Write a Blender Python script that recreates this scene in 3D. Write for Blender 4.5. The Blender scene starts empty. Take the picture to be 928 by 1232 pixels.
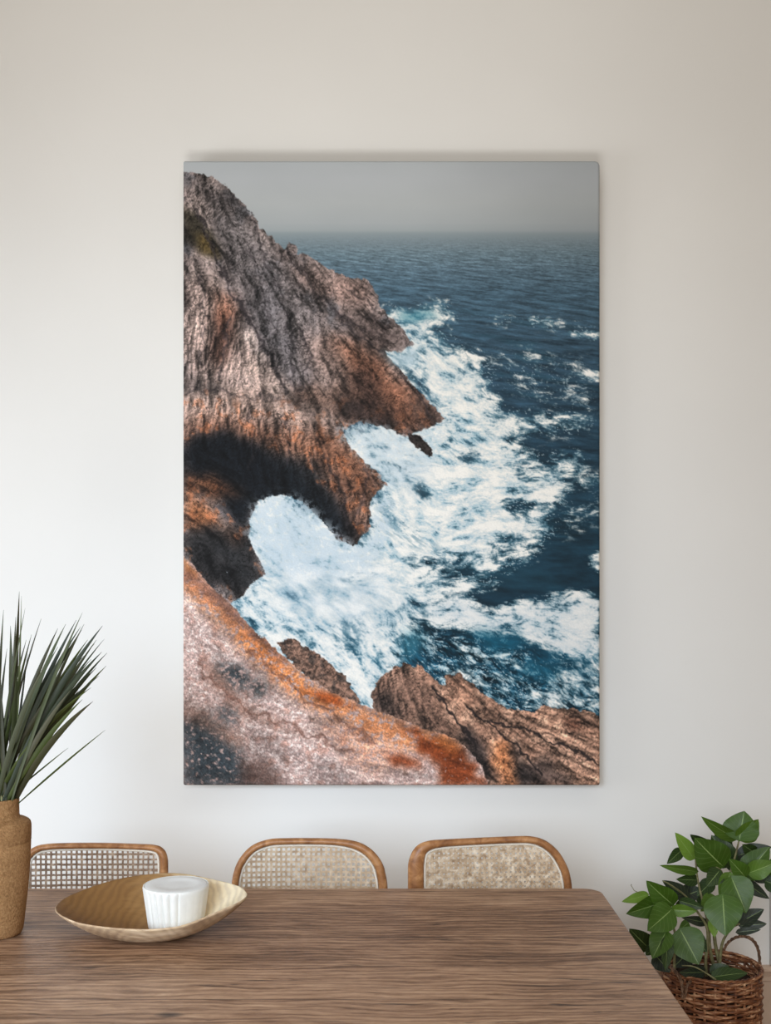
# ---- the printed seascape: colours computed on a grid, one sample per point of the print ----
def make_print_colours(np, W=503, H=752, X0=220.0, Y0=193.0):
    gx, gy = np.meshgrid(X0 + np.arange(W), Y0 + np.arange(H))
    rng = np.random.RandomState(7)
    T1 = rng.rand(256, 256); TC = np.cos(T1 * 6.2831853); TS = np.sin(T1 * 6.2831853)
    def hsh(ix, iy, seed):
        return T1[(ix + seed * 37) & 255, (iy + seed * 91 + 13) & 255]
    def vn(x, y, seed=0):
        ix = np.floor(x); iy = np.floor(y); fx = x - ix; fy = y - iy
        ux = fx * fx * fx * (fx * (fx * 6 - 15) + 10); uy = fy * fy * fy * (fy * (fy * 6 - 15) + 10)
        ix = ix.astype(np.int64); iy = iy.astype(np.int64)
        def g(dx, dy):
            i = (ix + (dx + seed * 37)) & 255; j = (iy + (dy + seed * 91 + 13)) & 255
            return TC[i, j] * (fx - dx) + TS[i, j] * (fy - dy)
        a = g(0, 0); b = g(1, 0); c = g(0, 1); d = g(1, 1)
        return (a + (b - a) * ux) * (1 - uy) + (c + (d - c) * ux) * uy      # about -0.7..0.7
    def fbm(x, y, seed=0, oct=5, gain=0.5):
        s = 0; a = 1.0
        for o in range(oct):
            s = s + a * vn(x, y, seed + o * 17); x = x * 2.03 + 11.3; y = y * 2.03 - 7.1; a *= gain
        return s
    def ridged(x, y, seed=0, oct=4, gain=0.55):
        s = 0; a = 1.0
        for o in range(oct):
            s = s + a * (1 - 2.2 * np.abs(vn(x, y, seed + o * 31))); x = x * 2.1 + 3.7; y = y * 2.1 + 9.2; a *= gain
        return s
    def cells(x, y, seed=0):                          # F1, F2-F1, cell value
        ix = np.floor(x).astype(np.int64); iy = np.floor(y).astype(np.int64)
        f1 = np.full(x.shape, 9.0); f2 = np.full(x.shape, 9.0); val = np.zeros(x.shape)
        for dx in (-1, 0, 1):
            for dy in (-1, 0, 1):
                cx = ix + dx; cy = iy + dy
                d = np.hypot(cx + hsh(cx, cy, seed) - x, cy + hsh(cx, cy, seed + 5) - y)
                nv = hsh(cx, cy, seed + 9); near = d < f1
                f2 = np.where(near, f1, np.minimum(f2, d)); val = np.where(near, nv, val); f1 = np.where(near, d, f1)
        return f1, f2 - f1, val
    def ss(a, b, x):
        t = np.clip((x - a) / (b - a), 0, 1); return t * t * (3 - 2 * t)
    def poly(pts, x=gx, y=gy):
        m = np.zeros(x.shape, bool); n = len(pts)
        for i in range(n):
            x1, y1 = pts[i]; x2, y2 = pts[(i + 1) % n]
            if y1 == y2: continue
            c = ((y1 > y) != (y2 > y)) & (x < (x2 - x1) * (y - y1) / (y2 - y1) + x1)
            m ^= c
        return m.astype(float)
    def blur(m, r):
        r = int(r)
        for k in range(3):
            for ax in (0, 1):
                pad = [(0, 0), (0, 0)]; pad[ax] = (r + 1, r)
                c = np.cumsum(np.pad(m, pad, mode='edge'), axis=ax)
                n = m.shape[ax]
                if ax == 0: m = (c[2 * r + 1:2 * r + 1 + n] - c[:n]) / (2 * r + 1)
                else: m = (c[:, 2 * r + 1:2 * r + 1 + n] - c[:, :n]) / (2 * r + 1)
        return m
    def col(c): return np.array(c, float)
    def mix(img, c, a):
        c = np.asarray(c, float)
        return img * (1 - a[..., None]) + c * a[..., None]
    def ramp(t, stops):
        ks = [s[0] for s in stops]
        return np.stack([np.interp(t, ks, [s[1][i] for s in stops]) for i in range(3)], -1)
    def warp(amp, sc, seed):
        return gx + amp * fbm(gx / sc, gy / sc, seed), gy + amp * fbm(gx / sc, gy / sc, seed + 400)
    def rot(ang, sx, sy, x=gx, y=gy):                 # coordinates along / across a direction (degrees down from +x)
        import math
        c, s = math.cos(math.radians(ang)), math.sin(math.radians(ang))
        return (x * c + y * s) / sx, (-x * s + y * c) / sy
    def soft(pts, amp=0, sc=20, r=0, seed=0):
        if amp: x, y = warp(amp, sc, seed)
        else: x, y = gx, gy
        m = poly(pts, x, y)
        return blur(m, r) if r else m

    def field(ctrl):                                  # a smooth field of directions from (x, y, degrees) points
        c = np.zeros(gx.shape); d = np.zeros(gx.shape)
        for x, y, a in ctrl:
            w = 1.0 / ((gx - x) ** 2 + (gy - y) ** 2 + 120) ** 1.4
            c += w * np.cos(np.radians(2 * a)); d += w * np.sin(np.radians(2 * a))
        return np.arctan2(d, c) / 2
    def drag(n, ang, L, step=1.5):                    # smear a noise along the directions
        cu, su = np.cos(ang), np.sin(ang); acc = n.copy(); tot = 1.0
        for sg in (1, -1):
            x = gx - X0; y = gy - Y0; pc, ps = cu * sg, su * sg
            k = int(L / step)
            for i in range(k):
                x = x + pc * step; y = y + ps * step
                xi = np.clip(np.rint(x).astype(int), 0, W - 1); yi = np.clip(np.rint(y).astype(int), 0, H - 1)
                c2, s2 = cu[yi, xi], su[yi, xi]; f = np.sign(c2 * pc + s2 * ps); f[f == 0] = 1
                pc, ps = c2 * f, s2 * f
                w = 1 - i / k; acc = acc + w * n[yi, xi]; tot += w
        return acc / tot
    def norm(n): return (n - n.mean()) / (n.std() + 1e-9)

    # sky and haze
    img = ramp(gy, [(193, (171, 176, 179)), (215, (174, 178, 181)), (245, (172, 176, 177)), (268, (164, 169, 171)),
                    (277, (154, 161, 164)), (281, (137, 148, 152)), (290, (120, 134, 141)), (305, (100, 119, 129)), (325, (83, 104, 117)),
                    (350, (68, 91, 106)), (390, (56, 80, 96)), (450, (44, 67, 83)), (540, (34, 58, 73)), (640, (26, 53, 67)),
                    (720, (22, 48, 62)), (790, (20, 66, 86)), (870, (18, 62, 82))])
    img = img * (1 - 0.09 * ss(480, 722, gx) * (1 - ss(300, 420, gy)))[..., None]
    img = img + (2.5 * fbm(gx / 90, gy / 40, 3, 3))[..., None] * (gy < 279)[..., None]
    # the swell: wavelengths grow towards the viewer
    dep = np.maximum(gy - 262, 4)
    wv = np.log(dep) * 15
    wx = gx / (dep * 0.16 + 5)
    wave = fbm(wx * 0.9, wv * 1.3 + 0.6 * fbm(wx * .5, wv * .3, 9, 2), 21, 5, .6)
    wave2 = ridged(wx * 1.6 + 5, wv * 2.2, 33, 3)
    amp = ss(280, 320, gy)
    seam = (gy > 279).astype(float)
    f = 1 + amp * seam * (0.42 * wave + 0.16 * (wave2 - 0.9))
    sea = img * f[..., None]
    img = img * (1 - seam)[..., None] + sea * seam[..., None]
    # teal glints
    teal = ss(0.12, 0.5, fbm(wx * .5 + 40, wv * .5, 51, 4)) * ss(340, 420, gy)
    img = mix(img, (36, 80, 96), 0.25 * teal) * (1 - .06 * ss(330, 420, gy))[..., None]

    # foam density
    D = np.zeros(gx.shape)
    def add(pts, v, r, am=14, sc=45, seed=0, mode='max'):
        nonlocal D
        m = soft(pts, am, sc, r, seed) * v
        D = np.maximum(D, m) if mode == 'max' else np.clip(D + m, 0, 1.3)
    main = [(455, 372), (500, 374), (545, 368), (562, 378), (535, 386), (518, 392), (548, 418), (578, 440), (596, 470), (610, 500),
            (640, 505), (690, 488), (722, 505), (700, 512), (655, 515), (625, 530), (650, 545), (690, 545), (706, 560), (675, 575),
            (690, 590), (655, 612), (668, 640), (640, 668), (600, 688), (575, 705), (545, 712), (520, 730), (500, 752), (488, 790), (480, 800),
            (470, 850), (450, 880), (320, 830), (215, 740), (240, 690), (300, 600), (345, 585), (385, 620), (440, 650), (440, 590),
            (400, 515), (470, 505), (530, 510), (500, 470), (455, 425)]
    add(main, 0.95, 9, 18, 40, 61)
    add([(500, 722), (545, 715), (600, 732), (640, 720), (690, 716), (722, 720), (722, 800), (700, 800), (660, 780), (620, 762), (560, 756), (515, 750)], 0.98, 6, 10, 30, 62)
    add([(650, 770), (722, 770), (722, 860), (700, 850), (640, 852), (610, 840), (655, 825), (690, 800)], 0.72, 8, 12, 25, 63)
    add([(470, 395), (510, 400), (560, 450), (600, 520), (640, 560), (640, 640), (560, 680), (480, 640), (540, 500)], 1.32, 16, 20, 50, 64)
    add([(300, 600), (350, 590), (400, 650), (470, 640), (520, 690), (480, 740), (430, 800), (300, 740)], 1.3, 14, 10, 40, 65)
    add([(560, 368), (722, 392), (722, 412), (690, 404), (640, 392), (600, 392)], 0.33, 7, 6, 20, 66)
    add([(630, 382), (665, 384), (668, 392), (640, 394)], 0.75, 3, 4, 12, 67)
    add([(676, 396), (722, 398), (722, 408), (690, 404)], 0.7, 3, 4, 12, 68)
    add([(688, 448), (722, 446), (722, 455), (700, 456)], 0.7, 3, 4, 12, 69)
    add([(620, 440), (660, 440), (650, 452), (625, 450)], 0.45, 4, 4, 12, 70)
    add([(690, 575), (722, 570), (722, 582), (700, 588)], 0.55, 4, 4, 12, 71)
    add([(708, 668), (722, 664), (722, 690), (712, 688)], 0.7, 3, 4, 12, 72)
    add([(480, 398), (720, 420), (722, 520), (560, 470)], 0.24, 20, 10, 30, 73)
    add([(560, 560), (722, 560), (722, 640), (640, 660)], 0.22, 14, 10, 30, 74)
    add([(480, 755), (560, 760), (640, 790), (700, 830), (620, 860), (520, 830)], 0.33, 10, 10, 30, 75)
    add([(470, 440), (520, 470), (560, 540), (600, 590), (560, 650), (500, 690), (440, 720), (440, 640), (480, 580), (500, 530)], 1.3, 14, 18, 40, 77)
    # dark openings inside the white water
    def cut(pts, v, r, seed):
        nonlocal D
        D = D * (1 - v * soft(pts, 12, 18, r, seed))
    cut([(545, 545), (580, 540), (588, 550), (560, 558)], .6, 3, 81)
    cut([(608, 522), (640, 516), (664, 530), (640, 540), (612, 534)], .55, 3, 82)
    cut([(492, 585), (512, 582), (520, 600), (500, 602)], .75, 3, 83)
    cut([(604, 600), (640, 600), (655, 612), (628, 618), (606, 610)], .75, 3, 84)
    cut([(588, 650), (630, 640), (660, 640), (620, 690), (580, 700)], .35, 5, 85)
    cut([(405, 685), (450, 680), (452, 696), (420, 704), (400, 700)], .42, 3, 86)
    cut([(400, 745), (440, 735), (446, 770), (412, 780), (395, 765)], .42, 4, 87)
    cut([(470, 640), (500, 660), (560, 680), (520, 700), (485, 680)], .3, 5, 88)
    cut([(520, 685), (560, 672), (585, 690), (545, 702)], .45, 4, 89)
    cut([(540, 580), (565, 600), (560, 640), (545, 620)], .25, 5, 90)
    cut([(470, 600), (484, 622), (510, 640), (500, 648), (476, 634)], .45, 4, 91)
    cut([(585, 560), (660, 548), (680, 566), (620, 574)], .35, 4, 92)
    # streaming white water: noise dragged along the current
    cur = field([(480, 375, 5), (560, 372, 8), (500, 410, 35), (540, 440, 40), (600, 480, 20), (690, 495, 8), (560, 500, 25), (470, 470, 50), (440, 530, 50),
                 (500, 560, 20), (620, 560, 5), (690, 560, -5), (570, 600, -10), (640, 620, 5), (460, 600, 70), (475, 630, 55), (510, 655, 25), (560, 650, -20),
                 (340, 610, 60), (330, 660, 50), (390, 680, 15), (450, 690, -5), (520, 690, -5), (320, 720, 35), (390, 740, 40), (430, 780, 55), (470, 740, 70),
                 (450, 830, 50), (540, 730, 5), (620, 750, 10), (690, 740, -5), (690, 800, 40), (650, 790, 30), (560, 800, 30), (700, 850, 30), (640, 690, -15), (700, 400, 5), (640, 400, 3)])
    wob = cur + 1.0 * fbm(gx / 24, gy / 18, 99, 4)
    a1 = norm(drag(fbm(gx / 10, gy / 7, 101, 4, .65), wob, 8)); a2 = norm(drag(fbm(gx / 3.4, gy / 2.6, 111, 3, .7), wob, 3.5)); a3 = norm(drag(fbm(gx / 34, gy / 20, 121, 5, .6), cur, 16))
    qx = gx + 26 * fbm(gx / 44, gy / 28, 101, 4); qy = gy + 18 * fbm(gx / 44, gy / 28, 131, 4)
    lace = norm(ridged(qx / 24, qy / 13, 141, 4, .6)); fine = norm(fbm(gx / 3.4, gy / 2.6, 151, 3, .7))
    v = D + .03 + 0.12 * a1 + 0.05 * a2 + 0.13 * a3 + 0.09 * lace + 0.04 * fine
    fa = ss(0.30, 0.98, v) * ss(0.05, 0.2, D)
    fcol = ramp(np.clip(0.60 + 0.10 * a1 + 0.065 * a2 + 0.15 * a3 + 0.09 * lace + .05 * fine + 0.15 * (D - .9), 0, 1),
                [(0, (72, 108, 126)), (0.18, (116, 150, 164)), (0.36, (164, 188, 197)), (0.55, (194, 204, 206)), (0.78, (217, 218, 214)), (1, (232, 229, 222))])
    mid = ss(0.16, 0.5, v) * ss(0.08, 0.4, D)
    img = mix(img, (62, 108, 125), 0.5 * mid)
    img = img * (1 - fa)[..., None] + fcol * fa[..., None]
    tongue = soft([(500, 722), (545, 715), (600, 732), (640, 720), (690, 716), (722, 720), (722, 800), (690, 800), (640, 775), (560, 758), (515, 750)], 10, 30, 8, 62)
    img = mix(img, (204, 207, 209), .42 * tongue * fa)
    pool = soft([(482, 752), (520, 752), (600, 765), (660, 790), (700, 830), (722, 800), (722, 870), (440, 870)], 6, 20, 6, 76)
    img = img * (1 + pool * (1 - fa) * np.clip(.16 * a1 + .12 * a2 - .10, -.5, .4))[..., None]
    # thin foam threads over the dark pools
    th = ss(1.2, 2.0, norm(ridged(qx / 15, qy / 9, 171, 3, .6)) + 0.3 * fine + .5 * a2) * ss(0.12, 0.3, D)
    img = mix(img, (190, 208, 214), 0.6 * th * (1 - fa))
    th2 = ss(1.0, 1.9, norm(ridged(qx / 11, qy / 8, 173, 3, .6)) + .35 * a1) * pool
    img = mix(img, (206, 219, 223), .7 * th2)
    # the teal shoulder of the breaking swell, and mist hanging over the near water
    for pts, c, a, r, sd in (([(478, 378), (520, 372), (528, 380), (500, 388), (482, 388)], (62, 128, 145), .7, 3, 1),
                             ([(560, 758), (625, 765), (632, 778), (590, 782)], (20, 92, 116), .75, 5, 2),
                             ([(630, 790), (672, 800), (665, 820), (630, 812)], (28, 96, 120), .6, 5, 3),
                             ([(486, 756), (510, 760), (505, 790), (486, 790)], (60, 130, 150), .6, 5, 4)):
        img = mix(img, c, a * soft(pts, 6, 14, r, 180 + sd))
    m = soft([(300, 620), (345, 598), (395, 640), (470, 690), (480, 740), (440, 760), (330, 740)], 12, 40, 18, 191)
    m2 = fbm(gx / 34 , gy / 26, 195, 5)
    mc = ramp(np.clip(.55 + .9 * m2 + .13 * a3 + .10 * a1, 0, 1), [(0, (128, 154, 170)), (.35, (160, 178, 188)), (.65, (188, 199, 205)), (1, (216, 219, 219))])
    mk = np.clip(m * (0.62 + 0.6 * m2), 0, .85)[..., None]; img = img * (1 - mk) + mc * mk
    m = soft([(415, 512), (450, 512), (480, 520), (520, 560), (500, 600), (470, 585), (440, 545)], 10, 20, 7, 197)
    mk = np.clip(m * (0.5 + 0.7 * m2), 0, .75)[..., None]; img = img * (1 - mk) + mc * mk
    sw = soft([(462, 600), (480, 628), (530, 655), (520, 664), (470, 645), (452, 618)], 8, 20, 4, 198)
    img = mix(img, (70, 112, 132), 0.55 * sw * ss(-.2, .3, fbm(*rot(38, 22, 4), 199, 4)))

    # ------------------------------------------------------------------ rocks
    def relief(ang, seed, L=1.0, fat=1.0):
        w = ang + 0.35 * fbm(gx / 30, gy / 30, seed, 3)
        b0 = norm(drag(fbm(gx / (26 * fat), gy / (26 * fat), seed + 1, 4, .6), w, 30 * L))
        b1 = norm(drag(fbm(gx / (8 * fat), gy / (8 * fat), seed + 2, 4, .6), w, 11 * L))
        b2 = norm(drag(fbm(gx / (3.6 * fat), gy / (3.6 * fat), seed + 3, 3, .7), w, 4 * L))
        b3 = norm(ridged(gx / 7 + .5 * fbm(gx / 9, gy / 9, seed + 8, 3), gy / 9, seed + 4, 4, .6))
        b4 = norm(drag(fbm(gx / (6 * fat), gy / (6 * fat), seed + 9, 3, .6), w, 16 * L))
        f1, e, cv = cells(gx / (13 * fat) + .8 * fbm(gx / 12, gy / 12, seed + 5, 4), gy / (19 * fat) + .8 * fbm(gx / 12, gy / 12, seed + 6, 4), seed + 7)
        h = 4.0 * b0 + 1.9 * b1 + .95 * b2 + .55 * b3 + 2.2 * cv
        dy, dx = np.gradient(h)
        sh = np.tanh((-dx * 0.55 - dy * 0.75) * .8)                # lit from the upper left of the printed view
        crack = np.clip((1 - ss(0.0, .10, e)) * ss(-1.2, .4, b3 + .6 * b0), 0, 1)
        thin = np.maximum(.55 * ss(.8, 2.2, -b1 - .35 * b2 - .5 * b0), .85 * (1 - ss(.0, .16, np.abs(b4))) * ss(-.9, .6, b2 - .3 * b0))
        return h / 5, sh, crack, thin
    def rough(pts, seed, amp=4, sc=9):
        x, y = warp(amp, sc, seed)
        m = sum(poly(pts, x + ox, y + oy) for ox, oy in ((-.3, -.3), (.3, -.3), (-.3, .3), (.3, .3))) / 4
        return m
    cliff = [(210, 203), (222, 207), (236, 208), (256, 213), (272, 224), (292, 244), (305, 258), (312, 274), (330, 288), (344, 300), (346, 292), (355, 293),
             (358, 305), (370, 306), (392, 322), (418, 334), (440, 335), (450, 346), (457, 368), (478, 388), (498, 413), (484, 424), (463, 421),
             (470, 432), (490, 455), (516, 482), (535, 504), (522, 512), (502, 518), (490, 526), (470, 516), (448, 510), (428, 508), (412, 518),
             (420, 534), (436, 552), (458, 572), (465, 583), (452, 590), (444, 606), (446, 634), (430, 652), (424, 657), (408, 650), (394, 634), (380, 618), (362, 603), (345, 595), (326, 595),
             (312, 602), (300, 622), (298, 648), (312, 672), (319, 690), (302, 702), (288, 719), (268, 730), (240, 745), (200, 720)]
    M = rough(cliff, 211, 3.5, 8)
    islet = rough([(488, 520), (500, 522), (514, 532), (521, 545), (516, 550), (504, 540), (492, 530)], 215, 4, 8)
    hA, sA, cA, tA = relief(field([(235, 235, 75), (240, 300, 60), (236, 400, 92), (270, 430, 100), (300, 270, 62), (320, 350, 66), (360, 400, 68), (340, 320, 60), (400, 360, 52), (440, 350, 48), (300, 470, 66), (250, 470, 84), (400, 440, 58), (450, 450, 55), (480, 470, 58), (450, 400, 45), (515, 500, 60)]), 221)                # the high faces: strata falling down to the right
    hB, sB, cB, tB = relief(field([(240, 510, 92), (300, 520, 84), (350, 530, 74), (400, 560, 70), (440, 570, 50), (430, 620, 82), (400, 620, 75), (360, 480, 50), (250, 570, 30), (240, 620, 38), (270, 660, 60), (300, 690, 55), (470, 480, 62), (440, 510, 55), (515, 495, 58)]), 241)                # the low faces: near vertical ribs
    low = ss(-18, 22, gy - (468 + 0.10 * (gx - 221)) + 26 * fbm(gx / 40, gy / 40, 261, 3))
    h = hA * (1 - low) + hB * low; sh = sA * (1 - low) + sB * low
    cr = np.maximum(cA * (1 - low), cB * low); tn = np.maximum(tA * (1 - low), tB * low)
    n1 = fbm(gx / 38, gy / 38, 271, 4); n2 = fbm(gx / 14, gy / 14, 281, 4); n3 = fbm(gx / 3.2, gy / 3.2, 291, 3, .7)
    rock = np.ones(gx.shape + (3,)) * col((112, 100, 97))
    rock = mix(rock, (146, 131, 126), ss(-.15, .4, n1 + .5 * n2))
    rock = mix(rock, (86, 84, 87), ss(.05, .5, -n1 + .4 * n2))
    def zone(pts, c, a, r=8, am=12, sc=22, seed=0, tex=None):
        nonlocal rock
        mm = soft(pts, am, sc, r, 300 + seed) * a
        if tex is not None: mm = mm * tex
        rock = mix(rock, c, np.clip(mm, 0, 1))
    zone([(255, 250), (310, 280), (360, 330), (400, 400), (400, 470), (340, 470), (300, 400), (268, 320)], (104, 98, 99), .75, 10, seed=1)
    zone([(221, 330), (262, 330), (300, 410), (345, 470), (380, 500), (330, 520), (221, 505)], (160, 138, 129), .85, 9, seed=2)
    zone([(350, 320), (440, 338), (455, 372), (420, 370), (380, 350)], (150, 122, 112), .85, 6, seed=3)
    zone([(395, 370), (440, 380), (480, 400), (495, 415), (462, 422), (430, 405)], (62, 52, 50), .75, 7, seed=4)
    zone([(360, 400), (420, 400), (470, 440), (440, 470), (380, 460)], (142, 116, 105), .7, 10, seed=5)
    zone([(400, 400), (450, 425), (500, 470), (533, 503), (500, 516), (450, 505), (430, 470)], (120, 76, 55), .85, 8, seed=6)
    zone([(420, 440), (440, 440), (470, 480), (490, 520), (440, 510), (425, 480)], (44, 35, 33), .75, 7, seed=7)
    zone([(490, 470), (516, 482), (536, 505), (505, 520), (488, 500)], (58, 48, 45), .75, 5, seed=8)
    zone([(221, 250), (240, 258), (262, 290), (268, 312), (250, 312), (221, 285)], (46, 42, 34), .95, 3, 6, 12, seed=9)
    zone([(236, 280), (252, 288), (262, 308), (246, 306)], (84, 68, 36), .7, 3, seed=10)
    zone([(262, 365), (282, 375), (285, 400), (268, 440), (258, 450), (252, 420)], (66, 44, 36), .85, 5, 8, 14, seed=11)
    zone([(255, 350), (285, 350), (295, 390), (275, 380), (262, 400)], (138, 92, 72), .6, 5, seed=12)
    zone([(262, 312), (272, 312), (300, 380), (340, 440), (330, 450), (290, 390)], (52, 47, 47), .6, 4, seed=13)
    zone([(221, 470), (290, 470), (360, 480), (400, 500), (420, 535), (380, 520), (300, 500), (221, 500)], (152, 128, 116), .7, 8, seed=14)
    zone([(221, 498), (300, 505), (390, 520), (440, 555), (465, 583), (440, 600), (400, 560), (300, 545), (221, 540)], (124, 84, 64), .8, 8, seed=15)
    zone([(380, 510), (420, 540), (462, 580), (446, 640), (424, 656), (392, 600)], (98, 66, 50), .75, 8, seed=16)
    zone([(221, 522), (270, 516), (310, 530), (340, 552), (392, 590), (440, 655), (400, 650), (350, 605), (300, 612), (296, 650), (260, 600), (221, 575)], (15, 18, 22), 1.0, 6, 10, 18, seed=17)
    zone([(330, 545), (380, 560), (412, 620), (380, 615), (340, 596)], (18, 22, 26), .8, 6, seed=18)
    zone([(221, 568), (250, 572), (290, 590), (262, 600), (221, 590)], (112, 70, 46), .75, 5, 9, 12, seed=19)
    zone([(221, 590), (252, 610), (266, 630), (240, 640), (221, 630)], (138, 82, 48), .8, 5, 9, 12, seed=20)
    zone([(221, 640), (260, 632), (300, 650), (320, 690), (286, 722), (240, 690), (221, 668)], (30, 30, 31), .92, 5, 9, 14, seed=21)
    zone([(258, 628), (280, 632), (300, 655), (276, 655)], (74, 50, 36), .55, 5, seed=22)
    zone([(352, 470), (372, 480), (360, 490), (345, 480)], (48, 40, 40), .8, 3, seed=23)
    zone([(221, 455), (262, 455), (268, 470), (221, 472)], (66, 60, 58), .7, 4, seed=24)
    zone([(400, 330), (415, 345), (440, 375), (470, 400), (440, 392), (410, 362)], (92, 78, 74), .5, 5, seed=25)
    def stroke(pts, c, a, w, seed, am=8):
        nonlocal rock
        dmin = np.full(gx.shape, 99.0); x, y = warp(am, 15, 500 + seed)
        for (x1, y1), (x2, y2) in zip(pts, pts[1:]):
            t = np.clip(((x - x1) * (x2 - x1) + (y - y1) * (y2 - y1)) / ((x2 - x1) ** 2 + (y2 - y1) ** 2), 0, 1)
            dmin = np.minimum(dmin, np.hypot(x - x1 - t * (x2 - x1), y - y1 - t * (y2 - y1)))
        rock = mix(rock, c, a * (1 - ss(w * .3, w, dmin)))
    zone([(268, 232), (300, 262), (312, 290), (300, 330), (284, 330), (262, 290), (250, 240)], (90, 85, 85), .6, 5, seed=71)
    zone([(300, 340), (335, 360), (360, 420), (352, 468), (330, 430), (305, 390)], (88, 84, 86), .6, 5, seed=72)
    zone([(221, 208), (262, 216), (290, 246), (270, 250), (240, 236), (221, 232)], (84, 78, 78), .6, 4, seed=73)
    zone([(330, 290), (395, 325), (410, 352), (385, 350), (345, 320)], (128, 112, 107), .6, 4, seed=74)
    zone([(345, 470), (370, 462), (430, 470), (450, 508), (420, 510), (380, 492)], (96, 68, 54), .6, 5, seed=75)
    zone([(300, 420), (330, 445), (360, 485), (330, 482), (300, 450)], (176, 154, 143), .6, 4, seed=76)
    zone([(292, 395), (304, 396), (318, 432), (306, 436)], (184, 166, 158), .7, 2, seed=77)
    zone([(400, 470), (430, 480), (470, 515), (430, 508), (410, 500)], (34, 29, 29), .75, 4, seed=78)
    dark = (38, 34, 36)
    for k, (p, a, w) in enumerate((([(236, 250), (262, 312), (276, 345), (300, 385), (330, 440), (346, 474)], .7, 3.5), ([(304, 262), (318, 310), (340, 360), (352, 420), (350, 468)], .5, 3),
                                   ([(345, 305), (380, 350), (412, 380), (440, 400)], .5, 3), ([(400, 370), (430, 405), (470, 428), (500, 470), (520, 500)], .6, 3.5),
                                   ([(221, 470), (262, 468), (300, 478), (345, 480)], .45, 3), ([(360, 395), (372, 430), (360, 470)], .5, 2.5), ([(300, 300), (316, 345), (330, 400)], .4, 2.2),
                                   ([(240, 330), (248, 380), (240, 440)], .5, 2.6), ([(275, 380), (268, 430), (262, 455)], .6, 3), ([(300, 492), (306, 530), (300, 560)], .5, 3), ([(340, 500), (350, 530), (345, 560)], .5, 3),
                                   ([(390, 545), (410, 590), (420, 640)], .6, 3), ([(440, 560), (440, 590), (430, 620)], .5, 2.6), ([(415, 350), (440, 362), (455, 385)], .45, 2.4))):
        stroke(p, dark, a, w, k)
    orange = ss(0.05, .45, n2 + .4 * fbm(*rot(70, 20, 6), 295, 4)) * low
    rock = mix(rock, (156, 92, 58), 0.45 * orange * (rock.mean(-1) > 50))
    lum = np.clip(.98 + .42 * sh + 0.30 * np.tanh(.8 * h), 0.22, 1.75) * (1 + .12 * n3)
    lum = lum * (1 - 0.5 * cr) * (1 - 0.62 * tn)
    rock = rock * np.clip(lum, .2, 1.8)[..., None]
    # white splashes running off the dark toe
    sp = ss(.5, .62, vn(*rot(62, 13, 2.6), 297)) * soft([(262, 660), (300, 640), (322, 690), (290, 722), (270, 700)], 6, 10, 4, 298)
    rock = mix(rock, (186, 196, 202), .9 * sp)
    a = np.maximum(M, islet)
    isl = col((46, 40, 38)) * np.clip(lum, .3, 1.6)[..., None]
    rock = rock * (1 - islet[..., None]) + isl * islet[..., None]
    img = img * (1 - a)[..., None] + rock * a[..., None]
    # spray thrown up against the cliff foot
    spr = soft([(296, 640), (302, 606), (330, 592), (362, 598), (392, 628), (430, 660), (448, 640), (452, 600), (470, 590), (470, 640), (440, 690), (330, 690)], 16, 12, 4, 311)
    spr = spr * ss(-.1, .35, fbm(gx / 7, gy / 7, 312, 4, .6) + .35 * spr)
    img = mix(img, (188, 201, 209), .75 * spr)
    spr = soft([(404, 516), (430, 506), (470, 516), (494, 528), (520, 515), (536, 510), (520, 560), (470, 590), (440, 560)], 10, 10, 3, 313)
    spr = spr * ss(-.05, .35, fbm(gx / 6, gy / 6, 314, 4, .6) + .3 * spr) * (1 - islet)
    img = mix(img, (196, 208, 214), .6 * spr)
    spr = soft([(456, 424), (480, 428), (500, 416), (500, 440), (480, 440)], 8, 8, 3, 315)
    img = mix(img, (190, 206, 213), .8 * spr)

    # brown ridge stones at the lower right
    right = [(447, 840), (452, 822), (462, 812), (472, 803), (487, 797), (497, 802), (503, 797), (522, 816), (534, 824), (536, 812), (552, 809), (565, 820), (590, 840),
             (612, 852), (640, 856), (652, 849), (690, 851), (722, 859), (735, 860), (735, 960), (585, 960), (560, 900), (500, 880), (452, 862)]
    M = rough(right, 321, 4, 9)
    hR, sR, cR, tR = relief(field([(470, 820, 75), (500, 840, 62), (540, 830, 50), (580, 900, 60), (620, 880, 36), (690, 900, 30), (660, 860, 20), (620, 940, 50)]), 331, 1, .9)
    base = np.ones(gx.shape + (3,)) * col((138, 104, 86))
    rock = mix(base, (172, 134, 112), ss(-.1, .4, n1 * .6 + n2))
    zone([(447, 805), (487, 797), (520, 830), (540, 860), (560, 900), (500, 880), (448, 850)], (92, 70, 60), .75, 7, seed=31)
    zone([(448, 830), (475, 830), (480, 865), (448, 858)], (52, 44, 42), .7, 5, seed=32)
    zone([(534, 812), (558, 812), (570, 850), (548, 850)], (112, 80, 64), .7, 5, seed=33)
    zone([(560, 870), (580, 890), (596, 944), (570, 925), (556, 895)], (36, 32, 32), .9, 4, seed=34)
    zone([(600, 880), (618, 884), (640, 930), (640, 944), (612, 944), (622, 915)], (40, 36, 36), .9, 4, seed=35)
    zone([(630, 918), (662, 908), (690, 944), (636, 944)], (54, 46, 44), .8, 4, seed=36)
    zone([(592, 890), (610, 895), (625, 944), (600, 944)], (172, 104, 62), .7, 4, seed=37)
    zone([(640, 852), (722, 858), (722, 875), (690, 870), (660, 862)], (92, 70, 58), .8, 4, seed=38)
    zone([(678, 866), (700, 868), (704, 882), (684, 882)], (100, 62, 48), .8, 3, seed=39)
    zone([(620, 870), (700, 890), (722, 915), (722, 940), (660, 915)], (170, 134, 114), .6, 8, seed=40)
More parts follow.
